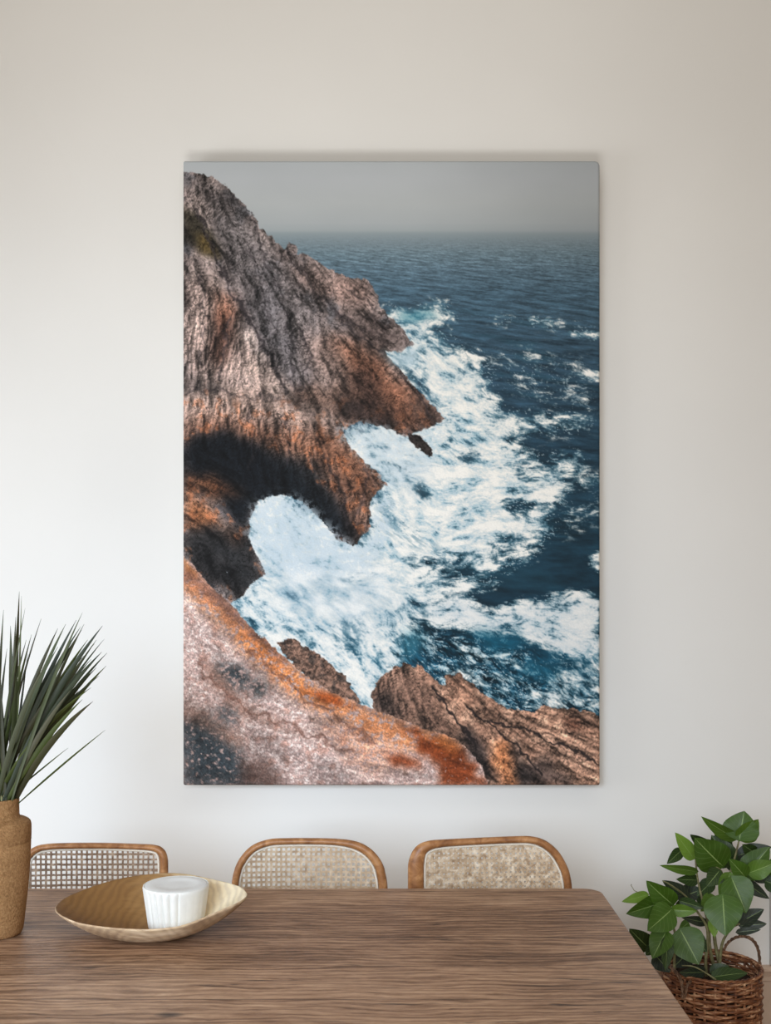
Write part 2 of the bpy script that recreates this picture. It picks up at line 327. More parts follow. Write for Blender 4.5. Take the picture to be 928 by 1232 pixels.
    lumR = np.clip(1.02 + .50 * sR + .34 * np.tanh(.8 * hR), .22, 1.75) * (1 + .12 * n3) * (1 - .5 * cR) * (1 - .45 * tR)
    rock = rock * np.clip(lumR, .22, 1.7)[..., None]
    for pts in ([(560, 850), (590, 870), (625, 900), (650, 930)], [(590, 866), (640, 880), (700, 906), (722, 918)], [(520, 826), (545, 860), (575, 900)]):
        dmin = np.full(gx.shape, 99.0)
        x, y = warp(6, 14, 355)
        for (x1, y1), (x2, y2) in zip(pts, pts[1:]):
            t = np.clip(((x - x1) * (x2 - x1) + (y - y1) * (y2 - y1)) / ((x2 - x1) ** 2 + (y2 - y1) ** 2), 0, 1)
            dmin = np.minimum(dmin, np.hypot(x - x1 - t * (x2 - x1), y - y1 - t * (y2 - y1)))
        rock = mix(rock, (32, 27, 27), .85 * (1 - ss(.6, 2.2, dmin)))
    img = img * (1 - M)[..., None] + rock * M[..., None]

    # small brown rib behind the near slab, then the lichen-covered near slab
    hS, sS, cS, tS = relief(field([(350, 790, 60), (420, 830, 45)]), 361, .7, .7)
    rib = rough([(334, 774), (350, 765), (366, 776), (398, 798), (420, 820), (434, 845), (400, 840), (352, 800)], 365, 4, 8)
    rc = mix(np.ones(gx.shape + (3,)) * col((120, 92, 78)), (70, 58, 52), ss(0, .4, n2))
    rc = rc * np.clip(np.clip(1 + .5 * sS, .4, 1.7) * (1 - .5 * cS) * (1 - .4 * tS), .2, 1.7)[..., None]
    img = img * (1 - rib)[..., None] + rc * rib[..., None]
    near = [(210, 655), (222, 668), (236, 684), (256, 708), (276, 724), (300, 752), (322, 772), (345, 792), (370, 814), (400, 832), (430, 846), (470, 860), (512, 876),
            (548, 888), (566, 902), (580, 922), (590, 950), (590, 960), (205, 960)]
    M = rough(near, 371, 3, 9)
    hN, sN, cN, tN = relief(field([(240, 720, 45), (300, 790, 42), (400, 860, 32), (500, 900, 25), (260, 900, 50)]), 381, 1.3, 1.6)
    g1 = fbm(gx / 2.2, gy / 2.2, 391, 3, .8); g2 = fbm(gx / 6, gy / 5, 395, 4, .6); along = fbm(*rot(38, 60, 14), 397, 5)
    rock = mix(np.ones(gx.shape + (3,)) * col((162, 137, 130)), (198, 178, 171), ss(-.2, .4, g2 + .4 * along))
    rock = mix(rock, (160, 124, 112), .8 * ss(0.05, .55, n2 + .3 * along))
    band = soft([(221, 672), (245, 700), (300, 755), (360, 805), (432, 848), (520, 880), (560, 900), (520, 905), (440, 885), (350, 835), (290, 780), (240, 730), (221, 712)], 14, 24, 7, 401)
    rock = mix(rock, (196, 122, 76), np.clip(band * ss(-.5, .1, g2 + .6 * n2) * .9, 0, 1))
    zone([(285, 745), (310, 765), (355, 810), (400, 850), (380, 850), (330, 815), (290, 770)], (202, 116, 58), .75, 6, seed=51, tex=ss(-.4, .2, g2))
    zone([(221, 664), (240, 690), (226, 690)], (198, 108, 30), .9, 2, seed=52)
    zone([(221, 680), (245, 696), (280, 727), (330, 777), (350, 798), (330, 790), (276, 740), (236, 708), (221, 700)], (112, 74, 60), .75, 3, seed=53)
    zone([(360, 830), (400, 835), (432, 850), (400, 846)], (146, 62, 20), .8, 2, 6, 10, seed=54)
    zone([(380, 860), (470, 890), (500, 920), (440, 930), (390, 890)], (196, 128, 92), .55, 9, seed=55, tex=ss(-.4, .2, g2))
    dk = ss(-.4, .12, g2 + .5 * n2)
    zone([(258, 795), (290, 800), (300, 815), (285, 835), (262, 818)], (46, 55, 60), .9, 4, 8, 12, seed=56, tex=dk)
    zone([(296, 818), (318, 815), (322, 838), (302, 838)], (44, 52, 54), .9, 4, 8, 12, seed=57, tex=dk)
    zone([(262, 840), (290, 850), (285, 880), (262, 865)], (58, 64, 68), .7, 4, 8, 12, seed=58, tex=dk)
    zone([(221, 865), (250, 862), (285, 900), (300, 944), (221, 944)], (42, 50, 55), .95, 6, 10, 14, seed=59, tex=ss(-.75, -.05, g2 + .3 * n2))
    zone([(290, 915), (325, 915), (345, 944), (285, 944)], (62, 44, 38), .75, 5, 8, 12, seed=60)
    zone([(240, 790), (260, 800), (300, 850), (370, 880), (360, 884), (290, 862), (250, 820)], (110, 78, 64), .55, 4, 6, 12, seed=61)
    zone([(221, 842), (260, 866), (300, 890), (290, 900), (221, 862)], (126, 88, 70), .5, 5, 6, 12, seed=62)
    zone([(480, 870), (520, 884), (560, 905), (585, 944), (530, 944), (520, 915), (495, 892)], (112, 48, 20), .92, 3, 12, 14, seed=63, tex=ss(-.9, -.35, g2 + .3 * n2))
    zone([(462, 905), (500, 910), (510, 925), (470, 920)], (116, 48, 20), .9, 3, 8, 12, seed=64)
    zone([(520, 880), (556, 896), (548, 908), (530, 900)], (186, 98, 40), .7, 4, seed=65)
    for pts in ([(240, 800), (256, 822), (300, 850), (360, 880), (420, 905)], [(300, 780), (350, 826), (400, 862), (450, 890)]):
        dmin = np.full(gx.shape, 99.0); x, y = warp(12, 18, 411)
        for (x1, y1), (x2, y2) in zip(pts, pts[1:]):
            t = np.clip(((x - x1) * (x2 - x1) + (y - y1) * (y2 - y1)) / ((x2 - x1) ** 2 + (y2 - y1) ** 2), 0, 1)
            dmin = np.minimum(dmin, np.hypot(x - x1 - t * (x2 - x1), y - y1 - t * (y2 - y1)))
        rock = mix(rock, (96, 66, 56), .6 * (1 - ss(.8, 4, dmin)))
    lumN = np.clip(1.02 + .22 * sN + .12 * np.tanh(hN), .5, 1.4) * (1 + .32 * g1) * (1 - .28 * tN * ss(-.1, .3, n2))
    rock = rock * np.clip(lumN, .3, 1.5)[..., None]
    img = img * (1 - M)[..., None] + rock * M[..., None]
    # printed grain
    img = img * (1 + 0.05 * fbm(gx / 1.6, gy / 1.6, 421, 2) * (gy > 285))[..., None]
    return np.clip(img, 3, 250)

PRINT_GAIN = 1.08
import bpy, bmesh, math, random
import numpy as np
from mathutils import Vector, Matrix

F = 1350.0; CX = 464.0; CY = 700.0; EYE = 1.60
TABLE = 0.75
WALL_Y = 3.90
COL = bpy.context.scene.collection

def P(px, py, d):
    """the point of the room seen at photograph position (px, py) at distance d"""
    return Vector(((px - CX) / F * d, d, EYE - (py - CY) / F * d))

def lin(c):
    return tuple(((v / 255.0) / 12.92 if v / 255.0 <= 0.04045 else ((v / 255.0 + 0.055) / 1.055) ** 2.4) for v in c) + (1.0,)

# ------------------------------------------------------------------ objects
def link(name, me, mat=None, parent=None, smooth=True):
    o = bpy.data.objects.new(name, me); COL.objects.link(o)
    if mat is not None: me.materials.append(mat)
    if smooth:
        me.polygons.foreach_set('use_smooth', [True] * len(me.polygons))
    if parent is not None:
        o.parent = parent
        o.matrix_parent_inverse = Matrix.Translation(-Vector(parent.location)) if parent.rotation_euler.z == 0 else parent.matrix_basis.inverted()
    return o

def mesh(name, verts, faces, mat=None, parent=None, smooth=True):
    me = bpy.data.meshes.new(name); me.from_pydata([tuple(v) for v in verts], [], faces); me.update()
    return link(name, me, mat, parent, smooth)

def bm_obj(name, bm, mat=None, parent=None, smooth=True):
    bmesh.ops.recalc_face_normals(bm, faces=bm.faces)
    me = bpy.data.meshes.new(name); bm.to_mesh(me); bm.free()
    return link(name, me, mat, parent, smooth)

def thing(name, label, cat, loc=(0, 0, 0), group=None):
    o = bpy.data.objects.new(name, None); COL.objects.link(o)
    o.empty_display_size = .05; o.location = loc
    o['label'] = label; o['category'] = cat
    if group: o['group'] = group
    return o

def structure(o):
    o['kind'] = 'structure'; return o

def bevel_box(bm, lo, hi, bev=0.004, seg=2):
    r = bmesh.ops.create_cube(bm, size=1.0)
    vs = r['verts']
    for v in vs:
        v.co = Vector([lo[i] + (v.co[i] + .5) * (hi[i] - lo[i]) for i in range(3)])
    if bev:
        es = list({e for v in vs for e in v.link_edges})
        bmesh.ops.bevel(bm, geom=es, offset=bev, segments=seg, profile=.5, affect='EDGES')

def box_obj(name, lo, hi, mat, parent=None, bev=0.004):
    bm = bmesh.new(); bevel_box(bm, lo, hi, bev)
    return bm_obj(name, bm, mat, parent, smooth=False)

class Acc:
    def __init__(s): s.v = []; s.f = []
    def add(s, vs, fs):
        b = len(s.v); s.v += list(vs); s.f += [tuple(i + b for i in f) for f in fs]
    def obj(s, name, mat=None, parent=None, smooth=True): return mesh(name, s.v, s.f, mat, parent, smooth)

def smooth_path(pts, n=4, closed=False):
    """Catmull-Rom through points (any dimension)"""
    pts = [np.array(p, float) for p in pts]; out = []
    m = len(pts)
    rng = range(m if closed else m - 1)
    for i in rng:
        p1 = pts[i]; p2 = pts[(i + 1) % m]
        p0 = pts[i - 1] if (closed or i > 0) else 2 * p1 - p2
        p3 = pts[(i + 2) % m] if (closed or i + 2 < m) else 2 * p2 - p1
        for k in range(n):
            t = k / n
            out.append(.5 * ((2 * p1) + (-p0 + p2) * t + (2 * p0 - 5 * p1 + 4 * p2 - p3) * t * t + (-p0 + 3 * p1 - 3 * p2 + p3) * t ** 3))
    if not closed: out.append(pts[-1])
    return out

def tube(acc, pts, rad, sides=8, up=Vector((0, 1, 0)), closed=False, cap=True):
    """sweep an oval along points; rad: number, list, or list of (in-plane, along-up) pairs"""
    pts = [Vector(p) for p in pts]; n = len(pts); vs = []
    for i, p in enumerate(pts):
        a = pts[i - 1] if (closed or i > 0) else p
        b = pts[(i + 1) % n] if (closed or i < n - 1) else p
        t = (b - a).normalized()
        w = t.cross(up)
        if w.length < 1e-4: w = t.cross(Vector((1, 0, 0)))
        w.normalize(); u = w.cross(t).normalized()
        r = rad[i] if isinstance(rad, (list, tuple)) and not isinstance(rad[0], (int, float)) or isinstance(rad, list) else rad
        ra, rb = (r if isinstance(r, (tuple, list)) else (r, r))
        for k in range(sides):
            th = 2 * math.pi * k / sides
            vs.append(p + w * (ra * math.cos(th)) + u * (rb * math.sin(th)))
    fs = []
    for i in range(n if closed else n - 1):
        j = (i + 1) % n
        for k in range(sides):
            l = (k + 1) % sides
            fs.append((i * sides + k, j * sides + k, j * sides + l, i * sides + l))
    if cap and not closed:
        fs.append(tuple(range(sides))); fs.append(tuple((n - 1) * sides + k for k in reversed(range(sides))))
    acc.add(vs, fs)

def lathe(acc, prof, c, n=64, flute=None):
    vs = []; m = len(prof)
    for k in range(n):
        th = 2 * math.pi * k / n
        for i, (r, z) in enumerate(prof):
            rr = r * (1 + (flute(th, i) if flute else 0))
            vs.append(Vector((c[0] + rr * math.cos(th), c[1] + rr * math.sin(th), c[2] + z)))
    fs = [(k * m + i, ((k + 1) % n) * m + i, ((k + 1) % n) * m + i + 1, k * m + i + 1) for k in range(n) for i in range(m - 1)]
    acc.add(vs, fs)

# ------------------------------------------------------------------ materials
class Mat:
    def __init__(s, name, rough=.6, spec=.3):
        s.m = bpy.data.materials.new(name); s.m.use_nodes = True; s.nt = s.m.node_tree; s.nt.nodes.clear()
        s.out = s.n('ShaderNodeOutputMaterial'); s.b = s.n('ShaderNodeBsdfPrincipled')
        s.l(s.b.outputs[0], s.out.inputs[0])
        s.b.inputs['Roughness'].default_value = rough; s.b.inputs['Specular IOR Level'].default_value = spec
    def n(s, t, **kw):
        x = s.nt.nodes.new(t)
        for k, v in kw.items(): setattr(x, k, v)
        return x
    def l(s, a, b): s.nt.links.new(a, b)
    def coord(s, scale=(1, 1, 1), kind='Object'):
        t = s.n('ShaderNodeTexCoord'); mp = s.n('ShaderNodeMapping'); mp.inputs['Scale'].default_value = scale
        s.l(t.outputs[kind], mp.inputs[0]); return mp.outputs[0]
    def noise(s, vec, scale=5, det=4, rough=.5, dist=0):
        x = s.n('ShaderNodeTexNoise'); x.inputs['Scale'].default_value = scale; x.inputs['Detail'].default_value = det
        x.inputs['Roughness'].default_value = rough; x.inputs['Distortion'].default_value = dist
        if vec is not None: s.l(vec, x.inputs['Vector'])
        return x
    def ramp(s, fac, stops, interp='LINEAR'):
        r = s.n('ShaderNodeValToRGB'); r.color_ramp.interpolation = interp
        e = r.color_ramp.elements
        while len(e) < len(stops): e.new(.5)
        for el, (p, c) in zip(e, stops): el.position = p; el.color = c if len(c) == 4 else lin(c)
        s.l(fac, r.inputs[0]); return r.outputs[0]
    def math(s, op, a, b=None, c=None):
        x = s.n('ShaderNodeMath', operation=op)
        for i, v in enumerate((a, b, c)):
            if v is None: continue
            if isinstance(v, (int, float)): x.inputs[i].default_value = v
            else: s.l(v, x.inputs[i])
        return x.outputs[0]
    def mix(s, fac, a, b, blend='MIX'):
        x = s.n('ShaderNodeMix', data_type='RGBA', blend_type=blend)
        for sock, v in ((x.inputs[0], fac), (x.inputs[6], a), (x.inputs[7], b)):
            if isinstance(v, (int, float, tuple)): sock.default_value = v
            else: s.l(v, sock)
        return x.outputs[2]
    def bump(s, h, strength=.2, dist=.01):
        x = s.n('ShaderNodeBump'); x.inputs['Strength'].default_value = strength; x.inputs['Distance'].default_value = dist
        s.l(h, x.inputs['Height']); s.l(x.outputs[0], s.b.inputs['Normal'])
    def color(s, c):
        if isinstance(c, tuple): s.b.inputs['Base Color'].default_value = c
        else: s.l(c, s.b.inputs['Base Color'])

def m_wall():
    m = Mat('wall_paint', .9, .1); v = m.coord((1, 1, 1))
    n = m.noise(v, 1.3, 3); m.color(m.ramp(n.outputs[0], [(.3, (229, 227, 223)), (.7, (233, 231, 227))]))
    n2 = m.noise(v, 160, 3, .6); m.bump(n2.outputs[0], .05, .003); return m.m

def m_plain(name, c, rough=.6, spec=.3, var=.06, scale=30, bump=.08):
    m = Mat(name, rough, spec); v = m.coord()
    n = m.noise(v, scale, 4, .6)
    a = tuple(x * (1 - var * 2) for x in lin(c)[:3]) + (1,); b = tuple(min(1, x * (1 + var * 2)) for x in lin(c)[:3]) + (1,)
    m.color(m.ramp(n.outputs[0], [(.3, a), (.7, b)]))
    if bump: m.bump(n.outputs[0], bump, .004)
    return m.m

def m_table():
    m = Mat('table_oak', .46, .38)
    v = m.coord((1, 1, 1))
    sep = m.n('ShaderNodeSeparateXYZ'); m.l(v, sep.inputs[0])
    # boards run along the table; each has its own shift and tone
    wob = m.noise(m.coord((.9, 2, 1)), 1.2, 2)
    yb = m.math('DIVIDE', m.math('ADD', sep.outputs[1], m.math('SUBTRACT', m.math('MULTIPLY', wob.outputs[0], .010), .088)), .20)
    idx = m.math('FLOOR', yb); fr = m.math('FRACT', yb)
    wn = m.n('ShaderNodeTexWhiteNoise', noise_dimensions='1D'); m.l(idx, wn.inputs['W'])
    off = m.n('ShaderNodeCombineXYZ'); m.l(m.math('MULTIPLY', wn.outputs[0], 7.0), off.inputs[0]); m.l(m.math('MULTIPLY', wn.outputs[0], 3.0), off.inputs[2])
    va = m.n('ShaderNodeVectorMath', operation='ADD'); m.l(v, va.inputs[0]); m.l(off.outputs[0], va.inputs[1])
    def mapped(sx, sy):
        mp = m.n('ShaderNodeMapping'); mp.inputs['Scale'].default_value = (sx, sy, 1); m.l(va.outputs[0], mp.inputs[0]); return mp.outputs[0]
    wn1 = m.noise(mapped(2.2, 7), 1.0, 3, .5); bend = m.n('ShaderNodeCombineXYZ')
    m.l(m.math('MULTIPLY', m.math('SUBTRACT', wn1.outputs[0], .5), .085), bend.inputs[1])
    vb = m.n('ShaderNodeVectorMath', operation='ADD'); m.l(va.outputs[0], vb.inputs[0]); m.l(bend.outputs[0], vb.inputs[1]); va = vb
    big = m.noise(mapped(1.8, 10), 1.0, 4, .6, .8)
    grain = m.noise(mapped(7.5, 54), 1.0, 6, .66, .6)
    fine = m.noise(mapped(42, 240), 1.0, 4, .65, .3)
    wave = m.n('ShaderNodeTexWave', wave_type='BANDS', bands_direction='Y'); m.l(mapped(.9, 5.0), wave.inputs['Vector'])
    wave.inputs['Scale'].default_value = 3.0; wave.inputs['Distortion'].default_value = 7; wave.inputs['Detail'].default_value = 3; wave.inputs['Detail Scale'].default_value = 1.4; wave.inputs['Detail Roughness'].default_value = .6
    s = m.math('ADD', m.math('MULTIPLY', big.outputs[0], .42), m.math('MULTIPLY', grain.outputs[0], .34))
    s = m.math('ADD', s, m.math('MULTIPLY', wave.outputs['Fac'], .10))
    s = m.math('ADD', s, m.math('MULTIPLY', fine.outputs[0], .20))
    s = m.math('ADD', s, m.math('SUBTRACT', m.math('MULTIPLY', m.math('SUBTRACT', wn.outputs[0], .5), .05), m.math('MULTIPLY', m.math('COMPARE', idx, 13.0, .5), .055)))
    c = m.ramp(s, [(.35, (76, 52, 37)), (.45, (118, 87, 64)), (.53, (150, 116, 90)), (.62, (178, 143, 114)), (.74, (206, 173, 143))])
    # dark pores / checks along the grain
    chk = m.noise(mapped(9.0, 70), 1.0, 3, .5, .8)
    cm = m.ramp(chk.outputs[0], [(.27, (255, 255, 255)), (.36, (0, 0, 0))])
    c = m.mix(m.math('MULTIPLY', cm, .75), c, lin((44, 30, 24)))
    # a few knots
    vo = m.n('ShaderNodeTexVoronoi'); vo.inputs['Scale'].default_value = 1.0; m.l(mapped(2.3, 6.5), vo.inputs['Vector'])
    kn = m.ramp(vo.outputs['Distance'], [(.02, (255, 255, 255)), (.11, (0, 0, 0))])
    kn = m.math('MULTIPLY', kn, m.ramp(grain.outputs[0], [(.4, (0, 0, 0)), (.6, (255, 255, 255))]))
    c = m.mix(m.math('MULTIPLY', kn, .8), c, lin((40, 28, 22)))
    jit = m.noise(mapped(12, 60), 1.0, 3, .6)
    marks = None
    for (px_, py_, ra, rb) in ((512, 1128, .075, .0075), (540, 1131, .05, .004), (664, 1128, .02, .004), (204, 1221, .034, .016), (112, 1164, .03, .004), (690, 1178, .07, .0035), (650, 1186, .07, .003), (560, 1100, .03, .003), (760, 1172, .06, .003), (330, 1180, .10, .003), (480, 1208, .06, .005)):
        d_ = F * (EYE - TABLE) / (py_ - CY); x_ = (px_ - CX) / F * d_
        ex = m.math('POWER', m.math('DIVIDE', m.math('SUBTRACT', sep.outputs[0], x_), ra), 2)
        ey = m.math('POWER', m.math('DIVIDE', m.math('ADD', m.math('SUBTRACT', sep.outputs[1], d_), m.math('MULTIPLY', m.math('SUBTRACT', jit.outputs[0], .5), .018)), rb), 2)
        k_ = m.math('MAXIMUM', m.math('SUBTRACT', 1.0, m.math('ADD', ex, ey)), 0)
        marks = k_ if marks is None else m.math('MAXIMUM', marks, k_)
    c = m.mix(m.math('MULTIPLY', marks, .9), c, lin((38, 25, 19)))
    seam = m.math('LESS_THAN', m.math('MINIMUM', fr, m.math('SUBTRACT', 1.0, fr)), .008)
    c = m.mix(m.math('MULTIPLY', seam, .55), c, lin((38, 26, 20)))
    m.color(c)
    h = m.math('SUBTRACT', m.math('ADD', grain.outputs[0], m.math('MULTIPLY', fine.outputs[0], .5)), m.math('ADD', m.math('MULTIPLY', cm, .6), m.math('MULTIPLY', seam, .8)))
    m.bump(h, .35, .004)
    return m.m

def m_wood(name, stops, sc=(14, 14, 90), rough=.45, spec=.35, bump=.1, kind='Object'):
    m = Mat(name, rough, spec); v = m.coord(sc, kind)
    n = m.noise(v, 1, 5, .6, .6); m.color(m.ramp(n.outputs[0], stops)); m.bump(n.outputs[0], bump, .003); return m.m

def m_bowl(inside):
    m = Mat('bowl_wood_inside' if inside else 'bowl_wood_outside', .6, .22)
    v = m.coord((1, 1, 1))
    wave = m.n('ShaderNodeTexWave', wave_type='RINGS', rings_direction='Y'); m.l(v, wave.inputs['Vector'])
    wave.inputs['Scale'].default_value = 16; wave.inputs['Distortion'].default_value = 5; wave.inputs['Detail'].default_value = 4; wave.inputs['Detail Scale'].default_value = 1.4
    n = m.noise(m.coord((7, 22, 22)), 1, 5, .6, .5)
    sep = m.n('ShaderNodeSeparateXYZ'); m.l(v, sep.inputs[0])
    # inside: brown at the left to pale at the right, border wandering with noise
    k = m.math('ADD', m.math('MULTIPLY', sep.outputs[0], 2.6), m.math('MULTIPLY', m.math('SUBTRACT', n.outputs[0], .5), .5))
    k = m.math('ADD', m.math('ADD', k, m.math('MULTIPLY', sep.outputs[2], 1.0)), .42)
    wood_tone = m.ramp(k, [(.25, (132, 96, 56)), (.50, (160, 124, 80)), (.72, (232, 212, 176)), (.95, (242, 228, 200))]) if inside else m.ramp(n.outputs[0], [(.3, (156, 128, 102)), (.5, (194, 168, 138)), (.7, (222, 200, 172))])
    s = m.math('ADD', m.math('MULTIPLY', wave.outputs['Fac'], .5), m.math('MULTIPLY', n.outputs[0], .6))
    c = m.mix(.55, wood_tone, m.ramp(s, [(.3, (150, 112, 70)), (.55, (222, 198, 160)), (.8, (250, 238, 214))]), 'MULTIPLY')
    g = m.mix(.45, wood_tone, c)
    m.color(g); m.bump(s, .3, .004); return m.m

def m_vase():
    m = Mat('rough_stoneware', .85, .15); v = m.coord()
    n = m.noise(v, 150, 4, .7); n2 = m.noise(v, 9, 3)
    c = m.ramp(n.outputs[0], [(.3, (112, 80, 50)), (.5, (154, 114, 74)), (.72, (186, 146, 102))])
    m.color(m.mix(.35, c, m.ramp(n2.outputs[0], [(.35, (128, 94, 60)), (.7, (176, 134, 92))])))
    vo = m.n('ShaderNodeTexVoronoi'); vo.inputs['Scale'].default_value = 220; m.l(v, vo.inputs['Vector'])
    m.bump(m.math('ADD', n.outputs[0], vo.outputs['Distance']), .5, .0022); return m.m

def m_leaf(name, attr='tint', rough=.45, spec=.35, veins=True, trans=.0):
    m = Mat(name, rough, spec)
    a = m.n('ShaderNodeAttribute', attribute_name=attr)
    n = m.noise(m.coord(), 26, 4, .6)
    c = m.mix(m.math('MULTIPLY', n.outputs[0], .55), a.outputs['Color'], tuple(x * .45 for x in lin((66, 84, 30))[:3]) + (1,), 'MIX')
    if veins:
        uv = m.n('ShaderNodeUVMap'); sep = m.n('ShaderNodeSeparateXYZ'); m.l(uv.outputs[0], sep.inputs[0])
        u, w = sep.outputs[0], m.math('ABSOLUTE', sep.outputs[1])
        mid = m.math('LESS_THAN', w, .032)
        ph = m.math('FRACT', m.math('MULTIPLY', m.math('SUBTRACT', u, m.math('MULTIPLY', w, .34)), 7.0))
        sv = m.math('LESS_THAN', m.math('ABSOLUTE', m.math('SUBTRACT', ph, .5)), .045)
        c = m.mix(m.math('MULTIPLY', sv, .13), c, lin((150, 176, 104)))
        c = m.mix(m.math('MULTIPLY', mid, .5), c, lin((160, 182, 112)))
        m.bump(m.math('ADD', m.math('MULTIPLY', sv, -.6), m.math('MULTIPLY', n.outputs[0], .6)), .3, .004)
    m.color(c)
    return m.m

def m_wicker():
    m = Mat('wicker', .5, .35)
    n = m.noise(m.coord((10, 10, 150)), 1, 3, .6); n2 = m.noise(m.coord((26, 26, 90)), 1, 5, .7)
    s = m.math('ADD', m.math('MULTIPLY', n.outputs[0], .6), m.math('MULTIPLY', n2.outputs[0], .5))
    m.color(m.ramp(s, [(.38, (44, 22, 12)), (.48, (92, 52, 30)), (.58, (134, 84, 52)), (.70, (214, 172, 134))]))
    m.bump(n2.outputs[0], .3, .003); return m.m

M_WALL = m_wall()
M_FLOOR = m_wood('floor_boards', [(.3, (122, 96, 74)), (.5, (150, 122, 98)), (.7, (172, 146, 120))], (2, 26, 2), .5, .3)
M_BASE = m_plain('baseboard_paint', (196, 172, 152), .5, .3, .04, 12, .03)
M_TRIM = m_plain('trim_paint', (186, 184, 182), .5, .3, .02, 12, .02)
M_TABLE = m_table()
M_BENT = m_wood('bentwood', [(.3, (118, 74, 42)), (.5, (158, 108, 66)), (.72, (196, 146, 98))], (30, 30, 30), .42, .4)
M_CANE = m_wood('cane', [(.3, (150, 124, 98)), (.5, (188, 164, 136)), (.7, (220, 202, 178))], (60, 60, 60), .6, .25)
M_CORD = m_plain('pale_cord', (222, 212, 196), .7, .2, .05, 200, .2)
M_BOWL = m_bowl(False); M_BOWL_IN = m_bowl(True); M_VASE = m_vase(); M_WICK = m_wicker()
M_CERAMIC = m_plain('white_ceramic', (222, 220, 214), .45, .4, .015, 60, .03)
M_WAX = m_plain('white_wax', (226, 226, 224), .4, .4, .01, 20, .03)
M_SOIL = m_plain('soil', (52, 40, 32), .95, .1, .35, 70, .8)
M_LEAF = m_leaf('broad_leaf'); M_GRASS = m_leaf('grass_blade', rough=.5, spec=.35, veins=False)
M_STEM = m_wood('green_stem', [(.3, (92, 84, 58)), (.5, (120, 116, 80)), (.7, (150, 146, 104))], (40, 40, 40), .6, .3)
M_HANDLE = m_wood('dark_twisted_cane', [(.3, (58, 40, 28)), (.5, (98, 70, 50)), (.72, (156, 122, 94))], (60, 60, 60), .5, .35)
M_SEAT = m_wood('seat_weave', [(.3, (150, 124, 98)), (.5, (188, 164, 136)), (.7, (220, 202, 178))], (120, 120, 120), .7, .2)

# ------------------------------------------------------------------ the room
structure(box_obj('floor', (-4.2, -1.2, -.06), (3.6, WALL_Y + .12, 0), M_FLOOR, bev=0))
structure(box_obj('wall_back', (-4.2, WALL_Y, 0), (3.6, WALL_Y + .12, 4.6), M_WALL, bev=0))
def baseboard():
    top = EYE - (1163 - CY) / F * (WALL_Y - .02)
    prof = [(0, 0), (-.018, 0), (-.018, top - .052), (-.024, top - .048), (-.024, top - .036), (-.016, top - .032), (-.020, top - .020), (-.032, top - .014), (-.032, top - .004), (-.026, top), (0, top)]
    vs = []; fs = []
    for x in (-4.2, 3.6):
        vs += [Vector((x, WALL_Y + y, z)) for y, z in prof]
    n = len(prof)
    fs = [(i, i + 1, n + i + 1, n + i) for i in range(n - 1)] + [tuple(range(n)), tuple(range(2 * n - 1, n - 1, -1))]
    return structure(mesh('baseboard_back', vs, fs, M_BASE, smooth=False)), top
_, BASE_TOP = baseboard()
tx = P(925.6, 700, WALL_Y).x
structure(box_obj('trim_1', (tx, WALL_Y - .022, BASE_TOP), (tx + .09, WALL_Y, BASE_TOP + .34), M_TRIM, bev=.004))

